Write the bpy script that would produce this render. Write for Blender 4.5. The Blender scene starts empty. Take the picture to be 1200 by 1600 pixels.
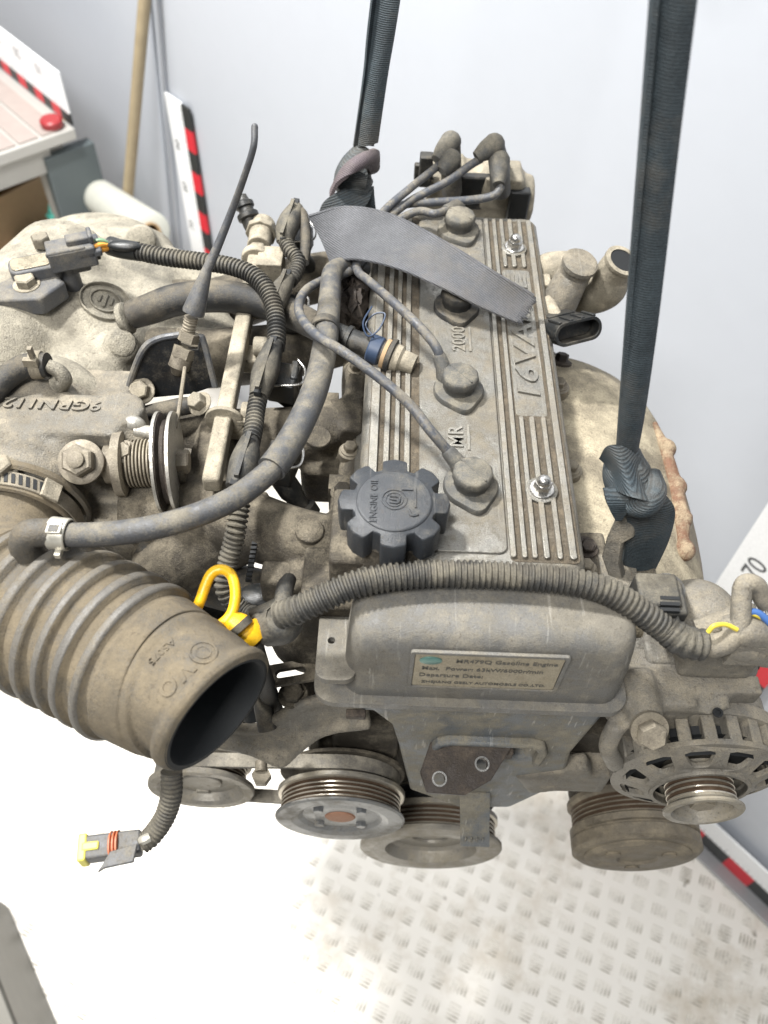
import bpy, bmesh, math, random
from mathutils import Vector, Matrix, geometry
from math import sin, cos, pi, radians, sqrt
random.seed(7)
scene = bpy.context.scene
COL = scene.collection
MM = 0.001
# ------------------------------------------------------------------ camera
# engine axes: +X right, +Y to the rear of the engine, +Z up, origin on the valve cover; all numbers below are millimetres
FPX = 1300.0
_Y = Vector((56, 1700, -1300)).normalized()
_X = Vector((1, -.04, -.0092)); _X = (_X - _X.dot(_Y) * _Y).normalized()
_Z = _X.cross(_Y)
ROT = Matrix((_X, _Y, _Z))                       # camera space -> world
def _dir(px, py): return ROT @ Vector(((px - 600) / FPX, (800 - py) / FPX, -1))
CAM = -_dir(735, 620) * 616.0
def Zp(px, py, z):
    d = _dir(px, py); return CAM + d * ((z - CAM.z) / d.z)
def Yp(px, py, y):
    d = _dir(px, py); return CAM + d * ((y - CAM.y) / d.y)
def Xp(px, py, x):
    d = _dir(px, py); return CAM + d * ((x - CAM.x) / d.x)
def Dp(px, py, dep): return CAM + _dir(px, py) * dep
cam = bpy.data.cameras.new('camera'); camo = bpy.data.objects.new('camera', cam); COL.objects.link(camo)
camo.matrix_world = Matrix.Translation(CAM * MM) @ ROT.to_4x4()
cam.sensor_fit = 'VERTICAL'; cam.sensor_height = 24.0; cam.sensor_width = 18.0
cam.lens = FPX / 1600 * 24.0; cam.clip_start = 0.02; cam.clip_end = 60
cam.dof.use_dof = True; cam.dof.focus_distance = 0.60; cam.dof.aperture_fstop = 4.6
scene.camera = camo
# ------------------------------------------------------------------ light: workshop lamps and one added wall light, no daylight
world = bpy.data.worlds.new('World'); scene.world = world; world.use_nodes = True
bg = world.node_tree.nodes['Background']; bg.inputs[0].default_value = (.93, .97, 1, 1); bg.inputs[1].default_value = 0.21
def area(name, loc, target, sx, sy, power, col):
    l = bpy.data.lights.new(name, 'AREA'); l.shape = 'RECTANGLE'; l.size = sx * MM; l.size_y = sy * MM
    l.energy = power; l.color = col
    o = bpy.data.objects.new(name, l); COL.objects.link(o); o.location = Vector(loc) * MM
    o.rotation_euler = (Vector(target) - Vector(loc)).to_track_quat('-Z', 'Y').to_euler(); return o
area('overhead_light', (-950, 450, 1900), (-850, 550, 0), 120, 300, 104, (1, .985, .955))
area('overhead_light', (-750, -1150, 1900), (-200, -300, -400), 900, 500, 64, (1, .985, .96))
area('overhead_light', (-1700, 600, 1900), (-1250, 1500, -100), 300, 900, 26, (1, .99, .97))  # unseen extra light, added to brighten the left wall and table
scene.view_settings.view_transform = 'Standard'; scene.view_settings.look = 'None'
scene.view_settings.exposure = 0.15; scene.view_settings.gamma = 1
scene.render.engine = 'CYCLES'
# ------------------------------------------------------------------ materials
MATS = {}
def hx(r, g, b):                                  # sRGB 0-255 -> linear
    f = lambda c: (c / 255 / 12.92) if c <= 10 else ((c / 255 + .055) / 1.055) ** 2.4
    return (f(r), f(g), f(b), 1)
def dusty(name, base, dust=(168, 152, 124), amt=.5, up=.35, rough=.45, metal=0., bump=.35, coarse=22, mid=120, fine=900, spread=.9, weave=None, dark=.35, coat=0, stain=.6, gain=.82, grain=.85, scratch=0):
    """base paint / rubber / metal under a settled layer of road dust"""
    m = bpy.data.materials.new(name); m.use_nodes = True; nt = m.node_tree; N = nt.nodes; L = nt.links
    b = N['Principled BSDF']
    tc = N.new('ShaderNodeTexCoord'); geo = N.new('ShaderNodeNewGeometry')
    def noise(s, d=4, r=.6):
        n = N.new('ShaderNodeTexNoise'); n.inputs['Scale'].default_value = s; n.inputs['Detail'].default_value = d
        n.inputs['Roughness'].default_value = r; L.new(tc.outputs['Object'], n.inputs['Vector']); return n.outputs['Fac']
    def math_(op, a, c, d=None):
        n = N.new('ShaderNodeMath'); n.operation = op
        for i, x in enumerate((a, c, d)):
            if x is None: continue
            if isinstance(x, (int, float)): n.inputs[i].default_value = x
            else: L.new(x, n.inputs[i])
        return n.outputs[0]
    def mix(f, a, c, bt='MIX'):
        n = N.new('ShaderNodeMix'); n.data_type = 'RGBA'; n.blend_type = bt
        for i, x in ((0, f), (6, a), (7, c)):
            if isinstance(x, (int, float)): n.inputs[i].default_value = x
            elif isinstance(x, tuple): n.inputs[i].default_value = x
            else: L.new(x, n.inputs[i])
        return n.outputs[2]
    n1 = noise(coarse, 5, .62); n2 = noise(mid, 4, .65); n3 = noise(fine, 3, .7)
    sx = N.new('ShaderNodeSeparateXYZ'); L.new(geo.outputs['Normal'], sx.inputs[0])
    f = math_('MULTIPLY_ADD', sx.outputs['Z'], up, amt)
    f = math_('MULTIPLY_ADD', math_('SUBTRACT', n1, .5), 2.2 * spread, f)
    f = math_('MULTIPLY_ADD', math_('SUBTRACT', n2, .5), 1.5 * spread, f)
    f = math_('MULTIPLY_ADD', math_('SUBTRACT', n3, .5), 1.1 * spread, f)
    r = N.new('ShaderNodeMapRange'); r.interpolation_type = 'SMOOTHSTEP'
    r.inputs['From Min'].default_value = .1; r.inputs['From Max'].default_value = .95; r.clamp = True
    L.new(f, r.inputs['Value']); fac = r.outputs[0]
    n4 = noise(coarse * 1.7 + 7, 6, .7)
    dr = tuple(c * gain for c in hx(*dust)[:3]) + (1,); dd = tuple(c * (1 - dark) for c in dr[:3]) + (1,)
    dcol = mix(math_('MULTIPLY_ADD', math_('SUBTRACT', n4, .5), 4.0, .55), dd, dr)
    bcol = hx(*base)
    col = mix(fac, bcol, dcol)
    # oil-darkened stains
    st = N.new('ShaderNodeMapRange'); st.interpolation_type = 'SMOOTHSTEP'; st.inputs['From Min'].default_value = .50; st.inputs['From Max'].default_value = .68
    L.new(noise(coarse * .8 + 3, 7, .75), st.inputs['Value'])
    col = mix(math_('MULTIPLY', st.outputs[0], stain), col, mix(.5, bcol, hx(58, 50, 40)))
    # dirt specks
    sp = N.new('ShaderNodeMapRange'); sp.inputs['From Min'].default_value = .60; sp.inputs['From Max'].default_value = .74
    L.new(noise(fine * .45, 2, .5), sp.inputs['Value'])
    col = mix(math_('MULTIPLY', sp.outputs[0], .42), col, hx(62, 52, 40))
    if scratch:                                   # rubbed streaks of bare, paler surface
        for ang, sc in (((.3, .2, .9), (260, 16, 30)), ((-.5, .4, -.4), (300, 18, 40))):
            mp = N.new('ShaderNodeMapping'); mp.inputs['Rotation'].default_value = ang; mp.inputs['Scale'].default_value = sc; L.new(tc.outputs['Object'], mp.inputs['Vector'])
            ns = N.new('ShaderNodeTexNoise'); ns.inputs['Scale'].default_value = 1; ns.inputs['Detail'].default_value = 3; L.new(mp.outputs[0], ns.inputs['Vector'])
            ms = N.new('ShaderNodeMapRange'); ms.inputs['From Min'].default_value = .66; ms.inputs['From Max'].default_value = .72; ms.inputs['To Max'].default_value = scratch; L.new(ns.outputs['Fac'], ms.inputs['Value'])
            col = mix(math_('MULTIPLY', ms.outputs[0], n1), col, hx(214, 210, 200))
    g5 = N.new('ShaderNodeMapRange'); g5.inputs['From Min'].default_value = .32; g5.inputs['From Max'].default_value = .68; g5.inputs['To Min'].default_value = .66; g5.inputs['To Max'].default_value = 1.14; g5.clamp = False
    L.new(noise(fine * 1.1, 4, .75), g5.inputs['Value'])
    g6 = N.new('ShaderNodeCombineColor')
    for i in range(3): L.new(g5.outputs[0], g6.inputs[i])
    col = mix(grain, col, g6.outputs[0], 'MULTIPLY')
    L.new(col, b.inputs['Base Color'])
    rr = math_('MULTIPLY_ADD', fac, .92 - rough, rough); L.new(rr, b.inputs['Roughness'])
    if metal: L.new(math_('MULTIPLY', math_('SUBTRACT', 1, fac), metal), b.inputs['Metallic'])
    if coat: b.inputs['Coat Weight'].default_value = coat
    bp = N.new('ShaderNodeBump'); bp.inputs['Strength'].default_value = bump; bp.inputs['Distance'].default_value = .0009
    h = math_('ADD', math_('MULTIPLY', n2, .8), math_('MULTIPLY', n3, .6))
    h = math_('MULTIPLY_ADD', fac, .5, h)
    L.new(h, bp.inputs['Height']); L.new(bp.outputs[0], b.inputs['Normal'])
    MATS[name] = m; return m
def plain(name, col, rough=.5, metal=0., bump=0, scale=300, var=.12):
    m = bpy.data.materials.new(name); m.use_nodes = True; nt = m.node_tree; b = nt.nodes['Principled BSDF']
    tc = nt.nodes.new('ShaderNodeTexCoord'); n = nt.nodes.new('ShaderNodeTexNoise'); n.inputs['Scale'].default_value = scale; n.inputs['Detail'].default_value = 4
    nt.links.new(tc.outputs['Object'], n.inputs['Vector'])
    mx = nt.nodes.new('ShaderNodeMix'); mx.data_type = 'RGBA'; c = hx(*col)
    mx.inputs[6].default_value = tuple(x * (1 - var) for x in c[:3]) + (1,); mx.inputs[7].default_value = tuple(min(1, x * (1 + var)) for x in c[:3]) + (1,)
    nt.links.new(n.outputs['Fac'], mx.inputs[0]); nt.links.new(mx.outputs[2], b.inputs['Base Color'])
    b.inputs['Roughness'].default_value = rough; b.inputs['Metallic'].default_value = metal
    if bump:
        bp = nt.nodes.new('ShaderNodeBump'); bp.inputs['Strength'].default_value = bump; bp.inputs['Distance'].default_value = .0005
        nt.links.new(n.outputs['Fac'], bp.inputs['Height']); nt.links.new(bp.outputs[0], b.inputs['Normal'])
    MATS[name] = m; return m
dusty('cover_alu', (130, 128, 122), (134, 126, 110), .42, .05, .34, .75, .55, 18, 90, 1100, 1.1, dark=.45, stain=.65, scratch=0.22)
dusty('rib_alu', (149, 146, 138), (136, 128, 113), .36, .05, .34, .8, .35, 25, 130, 1300, .9, dark=.35, scratch=0.20)
dusty('sand', (108, 100, 87), (122, 110, 92), .5, .1, .9, 0, 1.0, 60, 400, 1600, 1.2, dark=.5)
dusty('cream_cast', (112, 108, 98), (174, 167, 150), .48, .36, .55, .25, .9, 14, 80, 700, .95, dark=.34, stain=.5, scratch=.1)
dusty('grey_cast', (111, 108, 101), (156, 147, 130), .42, .28, .5, .4, .7, 20, 100, 900, 1.0, dark=.42, scratch=0.14)
dusty('dark_cast', (65, 60, 52), (134, 125, 108), .34, .32, .65, .2, .8, 20, 100, 900, 1.1, dark=.5, stain=.7)
dusty('timing_plastic', (100, 99, 96), (145, 139, 126), .38, .25, .40, 0, .5, 14, 100, 1300, 1.2, dark=.35, stain=.4, scratch=0.28)
dusty('timing_lower', (92, 96, 99), (150, 143, 126), .48, .12, .4, 0, .45, 13, 70, 1000, 1.3, dark=.3, scratch=.6, stain=.45)
dusty('duct_rubber', (74, 72, 68), (128, 116, 95), .58, .12, .5, 0, .5, 12, 70, 900, .85, dark=.35, stain=.4, grain=.5)
dusty('duct_ridge', (94, 91, 86), (128, 118, 99), .32, .1, .45, 0, .35, 18, 80, 900, .9, dark=.3, scratch=0.11)
dusty('hose_rubber', (72, 73, 75), (130, 124, 111), .32, .26, .45, 0, .35, 26, 120, 900, 1.2, dark=.35)
dusty('hose_dark', (40, 41, 42), (120, 112, 97), .16, .42, .5, 0, .3, 20, 90, 900, .9, dark=.4)
dusty('conduit', (50, 50, 49), (126, 120, 106), .22, .38, .5, 0, .3, 18, 80, 900, .9, dark=.42)
dusty('black_plastic', (28, 30, 31), (106, 100, 88), .02, .30, .4, 0, .25, 24, 110, 900, .8, dark=.4)
dusty('grey_plastic', (78, 80, 84), (136, 130, 118), .25, .25, .42, 0, .25, 24, 110, 900, .8, dark=.35)
dusty('cap_plastic', (50, 53, 57), (122, 118, 108), .05, .18, .42, 0, .5, 22, 100, 1200, 1.0, dark=.35, scratch=.15)
dusty('boot_rubber', (72, 72, 70), (136, 130, 116), .30, .30, .6, 0, .3, 24, 110, 900, .9, dark=.35)
dusty('wire_rubber', (70, 73, 79), (134, 128, 116), .24, .28, .42, 0, .15, 40, 160, 900, 1.1, dark=.35)
dusty('rail_alu', (130, 124, 110), (182, 172, 152), .42, .32, .5, .3, .5, 26, 130, 900, 1.0, dark=.4)
dusty('shield_steel', (126, 117, 100), (196, 184, 158), .46, .32, .5, .3, .7, 16, 70, 700, 1.1, dark=.4, stain=.35, scratch=.1)
dusty('rust', (58, 52, 48), (104, 93, 82), .30, .2, .5, .45, .6, 24, 120, 900, 1.1, dark=.4)
dusty('pulley_steel', (138, 134, 126), (162, 153, 134), .40, .1, .36, .5, .3, 16, 90, 900, .9, dark=.3, grain=.4, stain=.3)
dusty('groove_steel', (205, 198, 184), (120, 108, 92), -.05, .0, .3, .8, .05, 20, 60, 400, .5, dark=.3, grain=.1, stain=.05)
dusty('groove_rust', (84, 68, 54), (112, 96, 78), .3, .0, .55, .3, .2, 20, 60, 500, .8, dark=.35, grain=.3)
dusty('clutch_steel', (104, 97, 85), (146, 135, 115), .45, .12, .5, .3, .4, 20, 90, 900, 1.0, dark=.35, grain=.5)
dusty('wp_steel', (126, 128, 129), (150, 143, 128), .28, .1, .34, .6, .2, 14, 90, 900, .9, dark=.35, grain=.4, stain=.5)
dusty('bright_steel', (196, 194, 190), (146, 140, 128), .0, .1, .25, .95, .1, 30, 110, 900, .6, dark=.3)
dusty('bolt_steel', (136, 128, 115), (155, 146, 127), .35, .2, .45, .6, .3, 30, 110, 900, .8, dark=.4)
dusty('belt', (96, 93, 88), (168, 161, 146), .40, .3, .6, 0, .3, 16, 90, 900, .9, dark=.3)
dusty('strap_bracket', (30, 32, 35), (112, 104, 88), .0, .22, .38, .3, .3, 20, 110, 900, .9, dark=.4)
dusty('plate', (150, 142, 124), (172, 160, 136), .4, .05, .32, .6, .2, 25, 120, 900, .8, dark=.2)
dusty('alternator_alu', (128, 124, 116), (162, 153, 135), .42, .22, .5, .4, .6, 20, 100, 900, 1.0, dark=.38)
dusty('yellow', (226, 176, 30), (120, 96, 40), -.12, .05, .35, 0, .2, 40, 200, 900, 1.0, dark=.4, stain=.15, grain=.3)
plain('print', (74, 72, 66), .6, 0); plain('emblem_green', (92, 128, 122), .4, .4)
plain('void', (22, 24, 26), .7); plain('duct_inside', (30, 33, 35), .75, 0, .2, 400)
plain('clip_white', (196, 192, 180), .4, .6, .2, 300)
plain('blue', (44, 58, 80), .5, 0, .1, 120, .3); plain('wire_yellow', (196, 176, 62), .45); plain('wire_blue', (62, 96, 150), .45)
plain('wire_orange', (216, 150, 60), .45); plain('wire_green', (110, 140, 110), .45)
plain('seal_orange', (176, 104, 72), .5); plain('plug_yellow', (216, 206, 96), .5); plain('rust_orange', (152, 114, 92), .7, .1, .4, 500, .2)
dusty('rim_rust', (116, 84, 64), (178, 158, 130), .42, .3, .6, .2, .6, 30, 120, 900, 1.1, dark=.4)
plain('seal_red', (96, 34, 40), .5)
dusty('clip_steel', (185, 182, 174), (137, 126, 108), .1, .1, .35, .6, .2, 30, 110, 900, .9, dark=.4)
plain('pink', (170, 148, 140), .6)
# ------------------------------------------------------------------ mesh helpers (millimetres in, metres out)
def frame(axis, ref=None):
    a = Vector(axis).normalized()
    r = Vector(ref) if ref is not None else (Vector((0, 0, 1)) if abs(a.z) < .9 else Vector((1, 0, 0)))
    u = (r - r.dot(a) * a).normalized(); return u, a.cross(u), a
def catmull(pts, n):
    P = [Vector(p) for p in pts]; k = len(P[0]) if 0 else 0
    P = [P[0] * 2 - P[1]] + P + [P[-1] * 2 - P[-2]]; out = []
    for i in range(1, len(P) - 2):
        a, b, c, d = P[i - 1:i + 3]
        for j in range(n):
            t = j / n; out.append(.5 * ((2 * b) + (c - a) * t + (2 * a - 5 * b + 4 * c - d) * t * t + (3 * b - a - 3 * c + d) * t ** 3))
    out.append(P[-2].copy()); return out
def resample(pts, step):
    out = [pts[0].copy()]; acc = 0; 
    for a, b in zip(pts, pts[1:]):
        l = (b - a).length; 
        if l < 1e-6: continue
        pos = step - acc
        while pos <= l: out.append(a.lerp(b, pos / l)); pos += step
        acc = (acc + l) % step if step > 0 else 0
    if (out[-1] - pts[-1]).length > step * .3: out.append(pts[-1].copy())
    return out
def rrect(w, h, r, n=4):
    o = []
    for cx, cy, a0 in ((w / 2 - r, h / 2 - r, 0), (-w / 2 + r, h / 2 - r, 90), (-w / 2 + r, -h / 2 + r, 180), (w / 2 - r, -h / 2 + r, 270)):
        for i in range(n + 1):
            a = radians(a0 + 90 * i / n); o.append((cx + r * cos(a), cy + r * sin(a)))
    return o
def circ(r, n=24, cx=0, cy=0): return [(cx + r * cos(2 * pi * i / n), cy + r * sin(2 * pi * i / n)) for i in range(n)]
class MB:
    def __init__(s): s.v = []; s.f = []; s.m = []
    def add(s, v, f, m=0):
        o = len(s.v); s.v += [Vector(x) for x in v]; s.f += [tuple(i + o for i in q) for q in f]; s.m += [m] * len(f); return s
    def box(s, c, size, ax=None, m=0):
        U = [Vector((1, 0, 0)), Vector((0, 1, 0)), Vector((0, 0, 1))] if ax is None else ax; c = Vector(c)
        vs = [c + U[0] * (size[0] / 2 * i) + U[1] * (size[1] / 2 * j) + U[2] * (size[2] / 2 * k) for i in (-1, 1) for j in (-1, 1) for k in (-1, 1)]
        return s.add(vs, [(0, 1, 3, 2), (4, 6, 7, 5), (0, 4, 5, 1), (2, 3, 7, 6), (0, 2, 6, 4), (1, 5, 7, 3)], m)
    def prism(s, loops, o, ux, uy, h0, h1, m=0):
        """flat outline (first loop) with holes (others), extruded along ux x uy"""
        if not isinstance(loops[0][0], (tuple, list)): loops = [loops]
        o = Vector(o); ux = Vector(ux); uy = Vector(uy); un = ux.cross(uy).normalized()
        flat = [p for l in loops for p in l]
        tris = geometry.tessellate_polygon([[Vector((x, y, 0)) for x, y in l] for l in loops]) if len(loops) > 1 else [tuple(range(len(flat)))]
        n = len(flat); vs = [o + ux * x + uy * y + un * h for h in (h0, h1) for x, y in flat]
        fs = []
        for t in tris:
            t = tuple(t); p = [flat[i] for i in t]
            ar = sum(p[i][0] * p[(i + 1) % len(p)][1] - p[(i + 1) % len(p)][0] * p[i][1] for i in range(len(p)))
            if ar < 0: t = t[::-1]
            fs += [tuple(i + n for i in t), t[::-1]]
        b = 0
        for k, l in enumerate(loops):
            ar = sum(l[i][0] * l[(i + 1) % len(l)][1] - l[(i + 1) % len(l)][0] * l[i][1] for i in range(len(l)))
            q = len(l)
            for i in range(q):
                a, c = b + i, b + (i + 1) % q
                fc = (a, c, c + n, a + n)
                if (ar < 0) != (k > 0): fc = fc[::-1]
                fs.append(fc)
            b += q
        return s.add(vs, fs, m)
    def lathe(s, o, ax, prof, n=32, ref=None, m=0, caps=True):
        u, v, a = frame(ax, ref); o = Vector(o); vs = []; fs = []
        for r, h in prof:
            for i in range(n):
                t = 2 * pi * i / n; vs.append(o + a * h + (u * cos(t) + v * sin(t)) * max(r, .01))
        for j in range(len(prof) - 1):
            for i in range(n): k = (i + 1) % n; fs.append((j * n + i, j * n + k, (j + 1) * n + k, (j + 1) * n + i))
        if caps: fs += [tuple(range(n))[::-1], tuple((len(prof) - 1) * n + i for i in range(n))]
        return s.add(vs, fs, m)
    def cyl(s, a, b, r0, r1=None, n=20, m=0):
        a = Vector(a); b = Vector(b); l = (b - a).length
        return s.lathe(a, b - a, [(r0, 0), (r0 if r1 is None else r1, l)], n, None, m)
    def loft(s, secs, m=0, caps=True):
        n = len(secs[0]); vs = [p for q in secs for p in q]; fs = []
        for j in range(len(secs) - 1):
            for i in range(n): k = (i + 1) % n; fs.append((j * n + i, j * n + k, (j + 1) * n + k, (j + 1) * n + i))
        if caps: fs += [tuple(range(n))[::-1], tuple((len(secs) - 1) * n + i for i in range(n))]
        return s.add(vs, fs, m)
    def tube(s, pts, r, n=14, sub=8, step=None, rf=None, m=0, caps=True, flat=None):
        """round hose along a smooth path; r a number or one per point; rf(d, length) overrides"""
        P = catmull(pts, sub) if sub > 1 else [Vector(p) for p in pts]
        R = None
        if rf is None and not isinstance(r, (int, float)):
            q = catmull([(x, 0, 0) for x in r], sub); R = [x.x for x in q]
        if step: P = resample(P, step); R = None
        T = [(P[min(i + 1, len(P) - 1)] - P[max(i - 1, 0)]).normalized() for i in range(len(P))]
        u = frame(T[0])[0]; secs = []; d = 0; L = sum((b - a).length for a, b in zip(P, P[1:]))
        for i, p in enumerate(P):
            if i: d += (p - P[i - 1]).length; u = (u - u.dot(T[i]) * T[i]).normalized()
            v = T[i].cross(u); rr = rf(d, L) if rf else (R[i] if R else r)
            secs.append([p + (u * cos(2 * pi * k / n) + v * sin(2 * pi * k / n)) * rr for k in range(n)])
        return s.loft(secs, m, caps)
    def conduit(s, pts, r, pitch=3.6, amp=.13, n=16, m=0, sub=10):
        """corrugated split loom: square-ish ribs"""
        def rf(d, L):
            t = (d / pitch) % 1
            return r if t < .5 else r * (1 - amp * 2)
        P = resample(catmull(pts, sub), pitch / 4)
        T = [(P[min(i + 1, len(P) - 1)] - P[max(i - 1, 0)]).normalized() for i in range(len(P))]
        u = frame(T[0])[0]; secs = []
        for i, p in enumerate(P):
            u = (u - u.dot(T[i]) * T[i]).normalized(); v = T[i].cross(u)
            rr = r * (1.0, 1.0, 1 - amp, 1 - amp)[i % 4] if 1 else r
            secs.append([p + (u * cos(2 * pi * k / n) + v * sin(2 * pi * k / n)) * rr for k in range(n)])
        return s.loft(secs, m)
    def ribbon(s, pts, wid, th, sub=8, m=0, curl=0):
        """webbing: pts centre line, wid one width vector per point (half-width both ways), thickness th"""
        P = catmull(pts, sub); W = catmull(wid, sub); secs = []; K = 7
        for i, p in enumerate(P):
            t = (P[min(i + 1, len(P) - 1)] - P[max(i - 1, 0)]).normalized(); nn = t.cross(W[i]).normalized() * th / 2
            c = lambda k: nn.normalized() * curl * (1 - (2 * k / (K - 1) - 1) ** 2)
            top = [p + W[i] * (2 * k / (K - 1) - 1) + nn + c(k) for k in range(K)]; bot = [p + W[i] * (2 * k / (K - 1) - 1) - nn + c(k) for k in range(K - 1, -1, -1)]
            secs.append(top + bot)
        return s.loft(secs, m)
    def ell(s, c, r, n=20, ax=None, m=0):
        c = Vector(c); U = ax or (Vector((1, 0, 0)), Vector((0, 1, 0)), Vector((0, 0, 1))); r = (r,) * 3 if isinstance(r, (int, float)) else r
        k = n // 2; vs = []; fs = []
        for j in range(k + 1):
            a = pi * j / k
            for i in range(n):
                b = 2 * pi * i / n; vs.append(c + U[0] * (r[0] * max(sin(a), .003) * cos(b)) + U[1] * (r[1] * max(sin(a), .003) * sin(b)) - U[2] * (r[2] * cos(a)))
        for j in range(k):
            for i in range(n): q = (i + 1) % n; fs.append((j * n + i, j * n + q, (j + 1) * n + q, (j + 1) * n + i))
        fs += [tuple(range(n))[::-1], tuple(k * n + i for i in range(n))]
        return s.add(vs, fs, m)
    def bolt(s, p, ax, r=6, h=6, wash=None, m=0, wh=1.2, ref=None):
        p = Vector(p); a = Vector(ax).normalized(); b = 0
        if wash: s.lathe(p, a, [(wash, 0), (wash, wh * .6), (wash * .95, wh)], 20, None, m); b = wh
        s.lathe(p + a * b, a, [(r, 0), (r, h * .85), (r * .86, h)], 6, ref, m); return s
    def text(s, txt, size, o, ux, uy, h0, h1, m=0, center=True, shear=0, bold=0):
        c = bpy.data.curves.new('t', 'FONT'); c.body = txt; c.size = 1; c.resolution_u = 3; c.offset = bold
        if center: c.align_x = 'CENTER'; c.align_y = 'CENTER'
        c.shear = shear; c.extrude = .5
        ob = bpy.data.objects.new('t', c); COL.objects.link(ob)
        me = bpy.data.meshes.new_from_object(ob.evaluated_get(bpy.context.evaluated_depsgraph_get()))
        o = Vector(o); ux = Vector(ux); uy = Vector(uy); un = ux.cross(uy).normalized()
        vs = [o + ux * (v.co.x * size) + uy * (v.co.y * size) + un * (h1 if v.co.z > 0 else h0) for v in me.vertices]
        s.add(vs, [tuple(p.vertices) for p in me.polygons], m)
        bpy.data.objects.remove(ob); bpy.data.curves.remove(c); bpy.data.meshes.remove(me); return s
    def mesh(s, name, mats, angle=38):
        me = bpy.data.meshes.new(name); me.from_pydata([v * MM for v in s.v], [], s.f)
        for k in (mats if isinstance(mats, (list, tuple)) else [mats]): me.materials.append(MATS[k])
        me.polygons.foreach_set('material_index', s.m); me.update()
        bm = bmesh.new(); bm.from_mesh(me); bmesh.ops.recalc_face_normals(bm, faces=bm.faces); bm.to_mesh(me); bm.free()
        me.shade_smooth(); me.set_sharp_from_angle(angle=radians(angle)); return me
    def build(s, name, mats, parent=None, bevel=0, seg=2, vox=0, sm=6, angle=38, sub=0, kind=None):
        me = s.mesh(name, mats, angle); o = bpy.data.objects.new(name, me); COL.objects.link(o)
        if parent is not None: adopt(o, parent)
        if vox:
            r = o.modifiers.new('weld', 'REMESH'); r.mode = 'VOXEL'; r.voxel_size = vox * MM; r.use_smooth_shade = True
            if sm: q = o.modifiers.new('soft', 'SMOOTH'); q.factor = .5; q.iterations = sm
        elif bevel:
            b = o.modifiers.new('bevel', 'BEVEL'); b.width = bevel * MM; b.segments = seg; b.limit_method = 'ANGLE'; b.angle_limit = radians(40)
            b.use_clamp_overlap = True
        if kind: o['kind'] = kind
        return o
ROOTS = {}
def adopt(o, parent):
    o.parent = parent
    b = ROOTS.get(parent.name)
    if b is not None: o.matrix_parent_inverse = Matrix.Translation(-b)
def thing(name, base, label, cat, group=None):
    o = bpy.data.objects.new(name, None); COL.objects.link(o); o.empty_display_size = .05
    b = Vector(base) * MM; o.location = b; ROOTS[o.name] = b
    o['label'] = label; o['category'] = cat
    if group: o['group'] = group
    return o
def tag(o, label, cat, group=None):
    o['label'] = label; o['category'] = cat
    if group: o['group'] = group
    return o
X, Y, Z = Vector((1, 0, 0)), Vector((0, 1, 0)), Vector((0, 0, 1))
def ZP(*l): return [Zp(*p) for p in l]             # list of (photo x, photo y, height) -> points
# ------------------------------------------------------------------ the place: floor plate, wall, rulers, table
K = 1.45
FZ = CAM.z - (CAM.z + 740) * K                       # floor height
WN = Vector((.73, .68, 0)).normalized(); WT = Vector((WN.y, -WN.x, 0))
W0 = CAM + (Vector((399, -80, -740)) - CAM) * K      # a point at the wall's foot
def Wp(px, py, off=0):
    d = _dir(px, py); return CAM + d * (((W0 - CAM).dot(WN) - off) / d.dot(WN))
def Wsz(s, z, off=0): return Vector((W0.x, W0.y, 0)) + WT * (s * K) - WN * off + Z * (CAM.z + (z - CAM.z) * K)
def floor_mat():
    m = plain('floor_steel', (230, 226, 218), .38, .15, .15, 9, .05); nt = m.node_tree; b = nt.nodes['Principled BSDF']
    tc = [n for n in nt.nodes if n.type == 'TEX_COORD'][0]
    n = nt.nodes.new('ShaderNodeTexNoise'); n.inputs['Scale'].default_value = 5; n.inputs['Detail'].default_value = 8; n.inputs['Roughness'].default_value = .72
    nt.links.new(tc.outputs['Object'], n.inputs['Vector'])
    r = nt.nodes.new('ShaderNodeMapRange'); r.inputs['From Min'].default_value = .49; r.inputs['From Max'].default_value = .70; r.inputs['To Max'].default_value = .75
    nt.links.new(n.outputs['Fac'], r.inputs['Value'])
    mx = nt.nodes.new('ShaderNodeMix'); mx.data_type = 'RGBA'; old = b.inputs['Base Color'].links[0].from_socket
    nt.links.new(r.outputs[0], mx.inputs[0]); nt.links.new(old, mx.inputs[6]); mx.inputs[7].default_value = hx(168, 152, 126)
    nt.links.new(mx.outputs[2], b.inputs['Base Color']); return m
floor_mat()
def spots(name, size, thr, colr, amt):
    """scattered scuffs and specks over a plain paint"""
    nt = MATS[name].node_tree; b = nt.nodes['Principled BSDF']; tc = [n for n in nt.nodes if n.type == 'TEX_COORD'][0]; old = b.inputs['Base Color'].links[0].from_socket
    n = nt.nodes.new('ShaderNodeTexNoise'); n.inputs['Scale'].default_value = size; n.inputs['Detail'].default_value = 5; n.inputs['Roughness'].default_value = .6; nt.links.new(tc.outputs['Object'], n.inputs['Vector'])
    r = nt.nodes.new('ShaderNodeMapRange'); r.inputs['From Min'].default_value = thr; r.inputs['From Max'].default_value = thr + .05; r.inputs['To Max'].default_value = amt; nt.links.new(n.outputs['Fac'], r.inputs['Value'])
    mx = nt.nodes.new('ShaderNodeMix'); mx.data_type = 'RGBA'; nt.links.new(r.outputs[0], mx.inputs[0]); nt.links.new(old, mx.inputs[6]); mx.inputs[7].default_value = hx(*colr); nt.links.new(mx.outputs[2], b.inputs['Base Color'])
spots('floor_steel', 26, .67, (96, 84, 66), .7)
dusty('tread_steel', (230, 226, 216), (166, 156, 136), .28, .0, .4, .1, .3, 3, 14, 300, 1.5, dark=.35)
plain('wall_paint', (182, 186, 193), .42, 0, .06, 30, .02)
spots('wall_paint', 34, .735, (120, 120, 118), .7); spots('wall_paint', 1.6, .58, (164, 168, 174), .5)
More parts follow.
